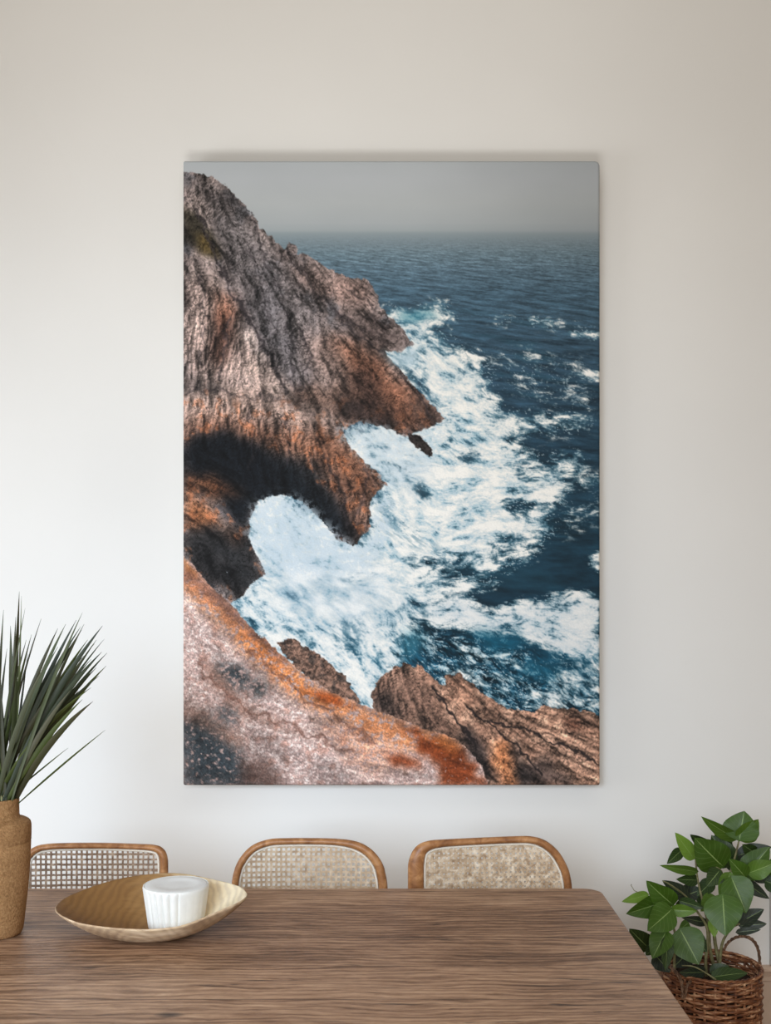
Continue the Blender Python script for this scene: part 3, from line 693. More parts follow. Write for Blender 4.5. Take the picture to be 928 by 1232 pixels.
# ------------------------------------------------------------------ the canvas print
def canvas():
    D = WALL_Y - .085                                   # face of the print
    x0, x1, y0, y1 = 220.3, 722.2, 193.0, 945.0
    W, H = 503, 752
    a = P(x0, y0, D); b = P(x1, y1, D)
    cx, cz = (a.x + b.x) / 2, (a.z + b.z) / 2; hx, hz = (b.x - a.x) / 2, (a.z - b.z) / 2
    root = thing('canvas_print', 'large portrait canvas print of waves breaking on a rocky coast, hanging on the white wall', 'canvas print', (cx, WALL_Y, cz - hz))
    u = np.linspace(-1, 1, W); v = np.linspace(1, -1, H)
    X, Z = np.meshgrid(u * hx, v * hz)
    # rounded corners: square corner blocks become quarter discs
    R = np.where((X > 0) & (Z > 0), .018, .006)
    dx = np.abs(X) - (hx - R); dz = np.abs(Z) - (hz - R)
    k = (dx > 0) & (dz > 0)
    p, q = np.clip(dx / R, 0, 1), np.clip(dz / R, 0, 1)
    nx = np.where(k, p * np.sqrt(1 - q * q / 2) * R, dx); nz = np.where(k, q * np.sqrt(1 - p * p / 2) * R, dz)
    X = np.sign(X) * (hx - R + nx); Z = np.sign(Z) * (hz - R + nz)
    e = np.where(k, R - np.hypot(nx, nz), np.minimum(hx - np.abs(X), hz - np.abs(Z)))
    r = .0085
    t = np.clip(1 - e / r, 0, 1)
    Y = D + r * (1 - np.sqrt(np.clip(1 - t * t, 0, 1)))
    co = np.stack([X + cx, Y, Z + cz], -1).reshape(-1, 3)
    me = bpy.data.meshes.new('printed_canvas')
    idx = np.arange(W * H).reshape(H, W)
    q4 = np.stack([idx[:-1, :-1], idx[1:, :-1], idx[1:, 1:], idx[:-1, 1:]], -1).reshape(-1, 4)
    me.vertices.add(W * H); me.vertices.foreach_set('co', co.astype(np.float32).ravel())
    nf = len(q4)
    me.loops.add(nf * 4); me.loops.foreach_set('vertex_index', q4.ravel().astype(np.int32))
    me.polygons.add(nf); me.polygons.foreach_set('loop_start', (np.arange(nf) * 4).astype(np.int32))
    me.update(calc_edges=True)
    rgb = make_print_colours(np) / 255.0
    l = np.where(rgb <= .04045, rgb / 12.92, ((rgb + .055) / 1.055) ** 2.4)
    l = np.clip(l * PRINT_GAIN, 0, .95)
    c4 = np.concatenate([l, np.ones(l.shape[:2] + (1,))], -1).astype(np.float32)
    at = me.color_attributes.new('print', 'FLOAT_COLOR', 'POINT'); at.data.foreach_set('color', c4.ravel())
    m = Mat('printed_canvas', .72, .18)
    an = m.n('ShaderNodeAttribute', attribute_name='print')
    wv = m.noise(m.coord((1, 1, 1)), 700, 2); m.color(an.outputs['Color']); m.bump(wv.outputs[0], .04, .001)
    link('printed_canvas', me, m.m, root)
    # wrapped sides and the back of the stretcher
    loop = list(idx[0, :]) + list(idx[1:, -1]) + list(idx[-1, -2::-1]) + list(idx[-2:0:-1, 0])
    loop = loop[::3]
    front = [Vector(co[i]) for i in loop]; n = len(front)
    back = [Vector((p.x, WALL_Y - .004, p.z)) for p in front]
    inn = [Vector((cx + (p.x - cx) * .94, WALL_Y - .004, cz + (p.z - cz) * .96)) for p in front]
    inf = [Vector((p.x, D + .02, p.z)) for p in inn]
    fs = []
    for i in range(n):
        j = (i + 1) % n
        for a0 in range(3): fs.append((a0 * n + i, (a0 + 1) * n + i, (a0 + 1) * n + j, a0 * n + j))
    mesh('stretcher_frame', front + back + inn + inf, fs, m_plain('canvas_edge', (176, 168, 158), .85, .1, .05, 120, .1), root, smooth=False)
canvas()

# ------------------------------------------------------------------ dining table
def table():
    xr = .5935; xl = -1.46; yb = F * (EYE - TABLE) / (1068.6 - CY); yf = 2.06; th = .042; rc = .05
    root = thing('dining_table', 'long brown oak plank dining table in front of three cane chairs', 'dining table', ((xl + xr) / 2, (yb + yf) / 2, 0))
    pts = []
    for (cxx, cyy, a0) in ((xr - rc, yb - rc, 0), (xl + rc, yb - rc, 90), (xl + rc, yf + rc, 180), (xr - rc, yf + rc, 270)):
        for k in range(9):
            a = math.radians(a0 + 90 * k / 8); pts.append((cxx + rc * math.cos(a), cyy + rc * math.sin(a), math.cos(a), math.sin(a)))
    lev = [(-.004, TABLE), (-.001, TABLE - .001), (0, TABLE - .004), (0, TABLE - th + .004), (-.004, TABLE - th)]
    n = len(pts); vs = []; fs = []
    for off, z in lev:
        vs += [Vector((x + nx * off, y + ny * off, z)) for x, y, nx, ny in pts]
    for L in range(len(lev) - 1):
        for i in range(n):
            j = (i + 1) % n; fs.append((L * n + i, (L + 1) * n + i, (L + 1) * n + j, L * n + j))
    fs.append(tuple(range(n))); fs.append(tuple(reversed(range(4 * n, 5 * n))))
    top = mesh('tabletop', vs, fs, M_TABLE, root, smooth=False)
    for x0 in (xl + .05, xr - .13):
        for y0 in (yf + .05, yb - .34):
            bm = bmesh.new(); bevel_box(bm, (x0, y0, 0), (x0 + .08, y0 + .08, TABLE - th), .006)
            for v in bm.verts:                          # posts taper to the floor
                k = 1 - .25 * (1 - v.co.z / TABLE)
                v.co.x = x0 + .04 + (v.co.x - x0 - .04) * k; v.co.y = y0 + .04 + (v.co.y - y0 - .04) * k
            bm_obj('leg', bm, M_TABLE, root, smooth=False)
    a = .022
    box_obj('apron', (xl + .13, yb - .11, TABLE - th - .09), (xr - .13, yb - .11 + a, TABLE - th), M_TABLE, root)
    box_obj('apron', (xl + .13, yf + .09, TABLE - th - .09), (xr - .13, yf + .09 + a, TABLE - th), M_TABLE, root)
    box_obj('apron', (xl + .07, yf + .13, TABLE - th - .09), (xl + .07 + a, yb - .11, TABLE - th), M_TABLE, root)
    box_obj('apron', (xr - .09, yf + .13, TABLE - th - .09), (xr - .09 + a, yb - .11, TABLE - th), M_TABLE, root)
table()

# ------------------------------------------------------------------ cane chairs
def chair(label, path, depth, pitch, sw, mat_cane, colour_gap=0, turn=0.0):
    """path: (px, py, half width px) along the middle of the bent frame above the table, left to right"""
    sc = depth / F
    sm = smooth_path(path, 5)
    fr = [P(p[0], p[1], depth) for p in sm]; wd = [p[2] * sc for p in sm]
    cxm = (fr[0].x + fr[-1].x) / 2
    SEAT = .455
    # carry the two posts down to the seat
    lo_l = [Vector((fr[0].x + .006, depth, z)) for z in np.linspace(SEAT - .03, fr[0].z - .03, 6)]
    lo_r = [Vector((fr[-1].x - .006, depth, z)) for z in np.linspace(fr[-1].z - .03, SEAT - .03, 6)]
    full = lo_l + fr + lo_r; wfull = [wd[0]] * 6 + wd + [wd[-1]] * 6
    zt = max(p.z for p in fr)
    def lean(p):                                        # the back bows and leans a little away from the seat
        c = ((p.x - cxm) / .24) ** 2
        dy = math.tan(turn) * (p.x - cxm) + .03 * (1 - c) * .6 - .018
        k = (depth + dy) / depth
        return Vector((p.x * k, depth + dy, EYE + (p.z - EYE) * k)) if p.z > TABLE + .005 else Vector((p.x * k, depth + dy, p.z))
    root = thing('cane_chair', label, 'chair', (cxm, depth - .2, 0), 'cane-backed chairs along the far side of the table')
    A = Acc(); fl = [lean(p) for p in full]
    tube(A, fl, [(w, .0125) for w in wfull], 12)
    A.obj('back_frame', M_BENT, root)
    # cane panel: woven strands cut to the inside of the frame
    inner = []
    n = len(full)
    for i, p in enumerate(full):
        a = full[max(0, i - 1)]; b = full[min(n - 1, i + 1)]; t = (b - a).normalized()
        nrm = Vector((t.z, 0, -t.x))                   # to the right of travel = inside
        inner.append(p + nrm * (wfull[i] + .0035))
    zb = SEAT + .07
    inner = [p for p in inner if p.z > zb]
    poly = [(p.x, p.z) for p in inner] + [(inner[-1].x, zb), (inner[0].x, zb)]
    A = Acc(); tube(A, [lean(Vector((x, depth, z))) for x, z in smooth_path(poly[:-2], 1)], .0034, 6)
    A.obj('cane_edging', M_CORD, root)
    A = Acc(); tube(A, [lean(Vector((x, depth, zb))) for x in np.linspace(full[0].x, full[-1].x, 12)], .011, 10, up=Vector((0, 0, 1)))
    A.obj('lower_rail', M_BENT, root)
    def spans(axis, c):
        out = []; m = len(poly)
        for i in range(m):
            p1, p2 = poly[i], poly[(i + 1) % m]; u1, u2 = p1[axis], p2[axis]
            if (u1 > c) != (u2 > c):
                t = (c - u1) / (u2 - u1); out.append(p1[1 - axis] + t * (p2[1 - axis] - p1[1 - axis]))
        out.sort(); return out
    A = Acc()
    xs = [p[0] for p in poly]; zs = [p[1] for p in poly]
    rnd = random.Random(int(abs(cxm) * 1000))
    xg = np.arange(min(xs) + pitch * .5, max(xs), pitch); zg = np.arange(zb + pitch * .5, max(zs), pitch)
    def ribbon(pts, side, w):
        vs = []
        for p in pts:
            for s in (-1, 1):
                vs.append(lean(p + side * (s * w)) + Vector((0, -.0008, 0)))
                vs.append(lean(p + side * (s * w * .8)) + Vector((0, .0012, 0)))
        fs = []
        for i in range(len(pts) - 1):
            a = i * 4; b = a + 4
            fs += [(a, a + 2, b + 2, b), (a + 1, b + 1, b + 3, a + 3), (a, b, b + 1, a + 1), (a + 2, a + 3, b + 3, b + 2)]
        A.add(vs, fs)
    amp = .0028
    for i, x in enumerate(xg):
        s = spans(0, x)
        if len(s) < 2: continue
        z0, z1 = s[0], s[-1]; pts = []
        for j in np.arange(math.floor((z0 - zb) / pitch * 2), math.ceil((z1 - zb) / pitch * 2) + 1):
            z = min(max(zb + j * pitch / 2, z0), z1)
            pts.append(Vector((x + rnd.uniform(-.0005, .0005), depth + amp * math.sin((j - 1) * math.pi / 2 + i * math.pi), z)))
        ribbon(pts, Vector((1, 0, 0)), sw * rnd.uniform(.85, 1.15))
    for j, z in enumerate(zg):
        s = spans(1, z)
        if len(s) < 2: continue
        x0, x1 = s[0], s[-1]; pts = []; base = min(xs)
        for i in np.arange(math.floor((x0 - base) / pitch * 2), math.ceil((x1 - base) / pitch * 2) + 1):
            x = min(max(base + i * pitch / 2, x0), x1)
            pts.append(Vector((x, depth - amp * math.sin((i - 1) * math.pi / 2 + j * math.pi), z + rnd.uniform(-.0005, .0005))))
        ribbon(pts, Vector((0, 0, 1)), sw * rnd.uniform(.85, 1.15))
    A.obj('cane_panel', mat_cane, root, smooth=False)
    # seat with its rim, and the legs (below the table top)
    def turned(x, y, z): 
        yy = y - depth; return Vector((x - math.sin(turn) * yy * 0.6, depth + yy + math.tan(turn) * (x - cxm) * .9, z))
    xl, xr = full[0].x + .005, full[-1].x - .005
    bm = bmesh.new(); bevel_box(bm, (xl, depth - .40, SEAT - .03), (xr, depth - .012, SEAT), .012, 3)
    for v in bm.verts: v.co = turned(*v.co)
    bm_obj('seat_frame', bm, M_BENT, root)
    bm = bmesh.new(); bevel_box(bm, (xl + .03, depth - .37, SEAT - .006), (xr - .03, depth - .05, SEAT + .006), .005, 2)
    for v in bm.verts: v.co = turned(*v.co)
    bm_obj('seat', bm, M_SEAT, root)
    for x, y, r in ((xl + .02, depth - .375, .016), (xr - .02, depth - .375, .016), (xl + .006, depth - .02, .017), (xr - .006, depth - .02, .017)):
        A = Acc(); back = y > depth - .1
        tube(A, [turned(x, y + (.05 * (1 - z / .43) if back else 0), z) for z in (0, .1, .25, .425)], [r * .75, r * .85, r * .95, r], 10, up=Vector((0, 1, 0)))
        A.obj('leg', M_BENT, root)
    return root

M_CANE_PALE = m_wood('pale_cane', [(.3, (140, 112, 86)), (.5, (192, 168, 140)), (.7, (232, 216, 194))], (60, 60, 60), .6, .25)
M_CANE_DARK = m_wood('brown_cane', [(.3, (104, 82, 66)), (.5, (142, 118, 98)), (.7, (182, 160, 138))], (60, 60, 60), .6, .25)
chair('cane-backed chair half hidden by the stoneware vase and the wooden bowl',
      [(28, 1072, 4.5), (28.5, 1052, 4.5), (32, 1034, 4.4), (42, 1023, 4.0), (58, 1018.6, 3.5), (90, 1017.4, 3.4), (130, 1017.4, 3.3), (165, 1018.6, 3.4), (184, 1020, 3.8), (193, 1024, 4.6), (197, 1033, 5.0), (197.5, 1050, 5.0), (197.5, 1070, 5.0)],
      3.285, .0150, .0030, M_CANE_DARK)
chair('cane-backed chair with evenly rounded top corners, in the middle of the row',
      [(282, 1072, 4.2), (284.5, 1052, 4.2), (292, 1035, 4.2), (305, 1021, 4.1), (324, 1013.6, 3.9), (345, 1012.2, 3.8), (372, 1012, 3.7), (405, 1013, 3.9), (428, 1017, 4.8), (444, 1026, 5.2), (455, 1040, 5.4), (460, 1056, 5.4), (461.5, 1072, 5.4)],
      3.285, .0146, .0034, M_CANE)
chair('cane-backed chair with the lopsided sloping back, nearest the basket plant',
      [(500.5, 1074, 9.5), (500.5, 1056, 9.5), (501, 1038, 9.3), (506, 1024, 7.6), (517, 1017, 5.6), (534, 1014.4, 4.5), (560, 1012.8, 4.2), (590, 1011.3, 4.1), (620, 1010.1, 4.1), (638, 1010.3, 4.3), (654, 1015, 4.6), (668, 1026.5, 4.7), (678, 1043, 4.7), (682.5, 1058, 4.7), (684.5, 1074, 4.7)],
      3.285, .0140, .0047, M_CANE_PALE, turn=math.radians(5))

# ------------------------------------------------------------------ stoneware vase with grass
VD = 2.706; VX = P(-3, 700, VD).x
def vase():
    root = thing('stoneware_vase', 'rough tan stoneware vase with a stepped neck, standing left of the wooden bowl', 'vase', (VX, VD, TABLE))
    o = [(.0, 0), (.050, 0), (.0560, .004), (.0600, .014), (.0628, .036), (.0662, .066), (.0708, .105), (.0745, .150), (.0765, .190), (.0778, .2215), (.0770, .2230), (.0770, .2250), (.0782, .2265),
         (.0786, .250), (.0784, .262), (.0770, .2690), (.0735, .2735), (.0660, .2775), (.0560, .2805), (.0520, .2830), (.0506, .290), (.0502, .310), (.0506, .3215), (.0504, .3265), (.0490, .3290), (.0470, .3270), (.0455, .320), (.0450, .29), (.060, .25), (.060, .06), (.0, .05)]
    A = Acc(); lathe(A, o, (VX, VD, TABLE), 72); A.obj('body', M_VASE, root)
vase()

def set_attr(o, cols, name='tint'):
    at = o.data.color_attributes.new(name, 'FLOAT_COLOR', 'POINT')
    at.data.foreach_set('color', np.array(cols, np.float32).ravel())

def grass():
    root = thing('grass_bunch', 'dark green bunch of long narrow leaves standing in the stoneware vase', 'plant', (VX, VD, TABLE + .055))
    rnd = random.Random(5)
    Z = 4.736
    tips = [(110, 55), (122, 80), (143, 150), (235, 210), (470, 175), (480, 240), (465, 275), (585, 250), (595, 325), (580, 400), (610, 405), (605, 480), (550, 488), (565, 535), (520, 602), (530, 682), (470, 670),
            (600, 845), (390, 945), (435, 218), (375, 240), (330, 265), (158, 410), (215, 515), (460, 255), (550, 330), (540, 350), (500, 330), (400, 620), (450, 620), (420, 320), (330, 370), (300, 400), (150, 330), (90, 200),
            (60, 250), (20, 160), (-30, 60), (-60, 130), (-90, 40), (-120, 200), (-150, 90), (-200, 180), (-240, 140), (-280, 260), (-330, 210), (-380, 330), (-420, 420), (-300, 420), (-200, 330), (-120, 330), (40, 380), (100, 470), (-60, 420), (180, 300), (260, 470), (350, 500), (480, 420), (520, 440)]
    verts = []; faces = []; cols = []
    for i, (tx_, ty_) in enumerate(tips):
        d = VD + rnd.uniform(-.10, .10)
        tp = P(tx_ / Z, 700 + ty_ / Z, d)
        base = Vector((VX + rnd.uniform(-.020, .034), VD + rnd.uniform(-.022, .022), TABLE + .30))
        foot = Vector((VX + (base.x - VX) * .4, VD + (base.y - VD) * .4, TABLE + .056))
        out = Vector((tp.x - base.x, 0, 0))
        ctrl = base.lerp(tp, .5) + Vector((-out.x * .10, 0, abs(out.x) * .16)) + Vector((rnd.uniform(-.01, .01), 0, 0))
        if (tx_, ty_) in ((600, 845), (390, 945)): ctrl = base.lerp(tp, .55) + Vector((-.002, 0, .004))
        wmax = rnd.uniform(.0042, .0068) if (tx_, ty_) not in ((600, 845), (390, 945), (235, 210), (158, 410)) else .0026
        if ty_ in (480, 250, 682, 325, 400): wmax = .0075
        n = 16; tint = lin(rnd.choice([(48, 52, 32), (60, 66, 36), (40, 44, 34), (80, 88, 40), (60, 52, 32), (72, 72, 52)]))
        pts = [foot] + [(base * (1 - t) ** 2 + ctrl * (2 * t * (1 - t)) + tp * t ** 2) for t in [k / n for k in range(n + 1)]]
        roll = rnd.uniform(-.9, .9); b = len(verts)
        for k, p in enumerate(pts):
            a = pts[max(0, k - 1)]; c = pts[min(len(pts) - 1, k + 1)]; t = (c - a).normalized()
            side = t.cross(Vector((0, 1, 0)))
            if side.length < 1e-3: side = Vector((1, 0, 0))
            side.normalize(); nr = side.cross(t).normalized()
            s = side * math.cos(roll) + nr * math.sin(roll); q = nr * math.cos(roll) - side * math.sin(roll)
            u = max(0, (k - 1)) / n
            w = wmax * (.45 + .55 * min(1, u * 3)) * (1 - max(0, (u - .55) / .45) ** 1.6) + .0003
            verts += [p - s * w + q * w * .35, p, p + s * w + q * w * .35]
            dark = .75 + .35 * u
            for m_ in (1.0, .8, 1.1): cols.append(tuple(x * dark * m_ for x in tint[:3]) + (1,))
        for k in range(len(pts) - 1):
            for s in (0, 1): faces.append((b + k * 3 + s, b + k * 3 + s + 1, b + k * 3 + s + 4, b + k * 3 + s + 3))
    o = mesh('foliage', verts, faces, M_GRASS, root); set_attr(o, cols)
    A = Acc()
    for k in range(7):
        x, y = VX + rnd.uniform(-.012, .026), VD + rnd.uniform(-.018, .018)
        tube(A, [(VX + (x - VX) * .4, VD, TABLE + .056), (x, y, TABLE + .28), (x + .003, y, TABLE + .325), (x + .010 * rnd.uniform(-1, 1.4), y, TABLE + .36 + .02 * rnd.random())], [.004, .0042, .0038, .001], 6)
    A.obj('stem', M_STEM, root)
grass()

# ------------------------------------------------------------------ wooden bowl and white candle
BX, BY = P(178, 700, 2.70).x, 2.70
def bowl():
    root = thing('wooden_bowl', 'boat-shaped pale wooden bowl on the table beside the stoneware vase', 'bowl', (BX, BY, TABLE))
    front = [(66.0, 1093.5), (70.7, 1101.0), (90.3, 1110.3), (113, 1114.8), (135.6, 1117.5), (159.8, 1119), (180.9, 1119.3), (199, 1117.8), (217, 1115.4), (238.2, 1108.4), (256.3, 1100.5), (274.4, 1092.8), (286.5, 1087.4), (295.5, 1081.6), (298.3, 1077)]
    back = [(295.5, 1072.2), (289.5, 1067.6), (277.4, 1063.5), (262.4, 1060), (247.3, 1056.6), (229.2, 1053), (211, 1051.2), (190, 1051.7), (165.8, 1054.1), (143.2, 1058.1), (120.5, 1064.1), (99.4, 1071.6), (81.3, 1079.2), (70.7, 1086.3)]
    rim = []
    for k, (px, py) in enumerate(front + back):
        u = max(-1, min(1, (px - 182.2) / 116.2)); h = math.sqrt(1 - u * u)
        d = 2.715 + (-.150 * h if k < len(front) else .165 * h)
        rim.append(P(px, py, d))
    rim = [Vector(p) for p in smooth_path(rim, 5, closed=True)]
    n = len(rim); c = Vector((BX, BY, TABLE))
    def layer(t, inset, lift, foot=(.075, .052)):
        out = []
        for p in rim:
            a = math.atan2((p.y - BY) / .16, (p.x - BX) / .232)
            f = Vector((BX + foot[0] * math.cos(a), BY + foot[1] * math.sin(a), TABLE))
            dirn = (Vector((p.x, p.y, 0)) - Vector((BX, BY, 0)))
            hgt = p.z - TABLE
            w = 1 - (1 - t) ** 1.15
            q = f.lerp(Vector((p.x, p.y, TABLE)), w)
            z = TABLE + hgt * (t ** 1.55)
            q = q - dirn.normalized() * inset
            out.append(Vector((q.x, q.y, max(z, TABLE) + lift)))
        return out
    rows = []
    rows.append(layer(0, .0, 0)); 
    for t in (.08, .2, .34, .48, .62, .76, .88, .96, 1.0): rows.append(layer(t, 0, 0))
    rows.append([p + Vector((0, 0, .0022)) - (Vector((p.x - BX, p.y - BY, 0)).normalized() * .0022) for p in rim])
    for t in (1.0, .95, .87, .76, .62, .48, .34, .2, .08, 0): rows.append(layer(t, .0055, .001 + .0085 * (1 - t) ** .5))
    inner_last = rows[-1]
    for s in (.66, .33): rows.append([Vector((BX + (p.x - BX) * s, BY + (p.y - BY) * s, p.z)) for p in inner_last])
    m = len(rows); vs = [v for r in rows for v in r]
    fs = [(r * n + i, r * n + (i + 1) % n, (r + 1) * n + (i + 1) % n, (r + 1) * n + i) for r in range(m - 1) for i in range(n)]
    vs.append(Vector((BX, BY, inner_last[0].z))); vs.append(Vector((BX, BY, TABLE)))
    for i in range(n):
        fs.append(((m - 1) * n + i, (m - 1) * n + (i + 1) % n, m * n)); fs.append(((i + 1) % n, i, m * n + 1))
    o = mesh('bowl_shell', [v - c for v in vs], fs, M_BOWL)
    o.data.materials.append(M_BOWL_IN)
    for i, pl in enumerate(o.data.polygons):
        if n * 10 <= i < n * (m - 1) or (i >= n * (m - 1) and (i - n * (m - 1)) % 2 == 0): pl.material_index = 1
    o.parent = root
bowl()

def candle():
    d = 2.715; x = P(211.8, 700, d).x
    zt = P(211, 1063.5, d).z; zb = TABLE + .0145; h = zt - zb
    root = thing('ribbed_candle', 'white ribbed candle standing in the wooden bowl', 'candle', (x, d, zb))
    rt = 39.5 / F * d; rb = 33.0 / F * d
    N = 24
    def fl(th, i):
        if i in (0, 1) or i > 9: return 0
        k = abs(math.sin(th * N / 2)) ** .7
        irr = (.75 + .35 * math.sin(th * 3 + 1)) * (1 if not 5.0 < th < 6.15 else .12)
        return -.085 * (1 - k) * irr * (.35 if i in (2, 9) else 1)
    prof = [(0, 0), (rb * .9, 0), (rb, .005)] + [(rb + (rt - rb) * t, .005 + (h - .013) * t) for t in (.15, .3, .5, .7, .85, .93)] + [(rt, h - .006), (rt * .985, h - .001), (rt * .965, h), (rt * .945, h - .002), (rt * .935, h - .006)]
    A = Acc(); lathe(A, prof, (x, d, zb), 24 * 14, fl); A.obj('ribbed_side', M_CERAMIC, root)
    A = Acc(); lathe(A, [(rt * .945, h - .008), (rt * .95, h - .0012), (rt * .90, h - .0004), (rt * .66, h - .0004), (rt * .60, h - .0018), (rt * .3, h - .0022), (0.0005, h - .0022)], (x, d, zb), 64)
    A.obj('wax_top', M_WAX, root)
candle()

# ------------------------------------------------------------------ basket and leafy plant
KD = 3.45; KX = P(856.5, 700, KD).x; KR = .150; KZ = EYE - (1162 - CY) / F * KD
def basket():
    root = thing('wicker_basket', 'round brown wicker basket with loop handles, holding the leafy plant beside the table', 'basket', (KX, KD, 0))
    rnd = random.Random(3)
    rows = 40; A = Acc(); NS = 30; n = 180
    for r in range(rows):
        z = .008 + (KZ - .016) * r / (rows - 1); t = z / KZ
        R = KR * (.90 + .10 * math.sin(min(1, t * 1.25) * math.pi / 2)) - .006
        ph = rnd.uniform(0, .3)
        pts = []; rr = []
        for k in range(n):
            th = 2 * math.pi * k / n
            w = .0034 * math.sin(th * NS / 2 + r * math.pi)
            pts.append((KX + (R + w) * math.cos(th), KD + (R + w) * math.sin(th), z + .0022 * math.sin(th * 5 + r * 2.1 + ph) + .0012 * math.sin(th * 13 + r)))
            rr.append((.0050 + .0012 * math.sin(th * 7 + r * 1.7), 0.0050 + .0009 * math.sin(th * 11 + r * 2.3)))
        tube(A, pts, rr, 6, up=Vector((0, 0, 1)), closed=True)
    A.obj('woven_body', M_WICK, root)
    A = Acc()
    for k in range(NS):
        th = 2 * math.pi * (k + .5) / NS
        def at(z):
            t = z / KZ; R = KR * (.90 + .10 * math.sin(min(1, t * 1.25) * math.pi / 2)) - .006
            return (KX + R * math.cos(th), KD + R * math.sin(th), z)
        tube(A, [at(z) for z in np.linspace(.004, KZ + .002, 8)], .0042, 6)
    A.obj('stakes', M_WICK, root)
    A = Acc()
    for s in (0, 1, 2):                                 # the rolled rim: three strands twisted round each other
        pts = []
        for k in range(200):
            th = 2 * math.pi * k / 200; a = th * 16 + s * 2 * math.pi / 3
            R = KR - .004 + .0034 * math.cos(a); pts.append((KX + R * math.cos(th), KD + R * math.sin(th), KZ + .0034 * math.sin(a)))
        tube(A, pts, .0034, 6, up=Vector((0, 0, 1)), closed=True)
    A.obj('rim', M_WICK, root)
    lo = (KX, KD, .004); A = Acc(); lathe(A, [(.0005, .0), (.128, .0), (.128, .008), (.0005, .008)], lo, 40); A.obj('base', M_WICK, root)
    def handle(pts):
        A = Acc(); sm = [Vector(p) for p in smooth_path(pts, 8)]
        for s in (0, 1, 2):
            q = []
            for i, p in enumerate(sm):
                a = i * .55 + s * 2 * math.pi / 3
                q.append(p + Vector((.0026 * math.cos(a), .0022 * math.sin(a), .0026 * math.sin(a + .6))))
            tube(A, q, .0028, 6)
        A.obj('handle', M_HANDLE, root)
    handle([P(869, 1150, 3.59), P(874, 1137, 3.585), P(883, 1129, 3.575), P(895, 1126.2, 3.56), (P(906, 1131, 3.53)), P(912.5, 1142, 3.50), P(914.5, 1158, 3.46), P(914.5, 1170, 3.43), P(914, 1184, 3.42)])
    handle([P(803, 1162, 3.40), P(808, 1164, 3.36), P(818, 1176, 3.31), P(822, 1190, 3.295), P(822, 1199, 3.292), P(824, 1199, 3.288), P(827, 1186, 3.29), P(831, 1180, 3.302)])
basket()

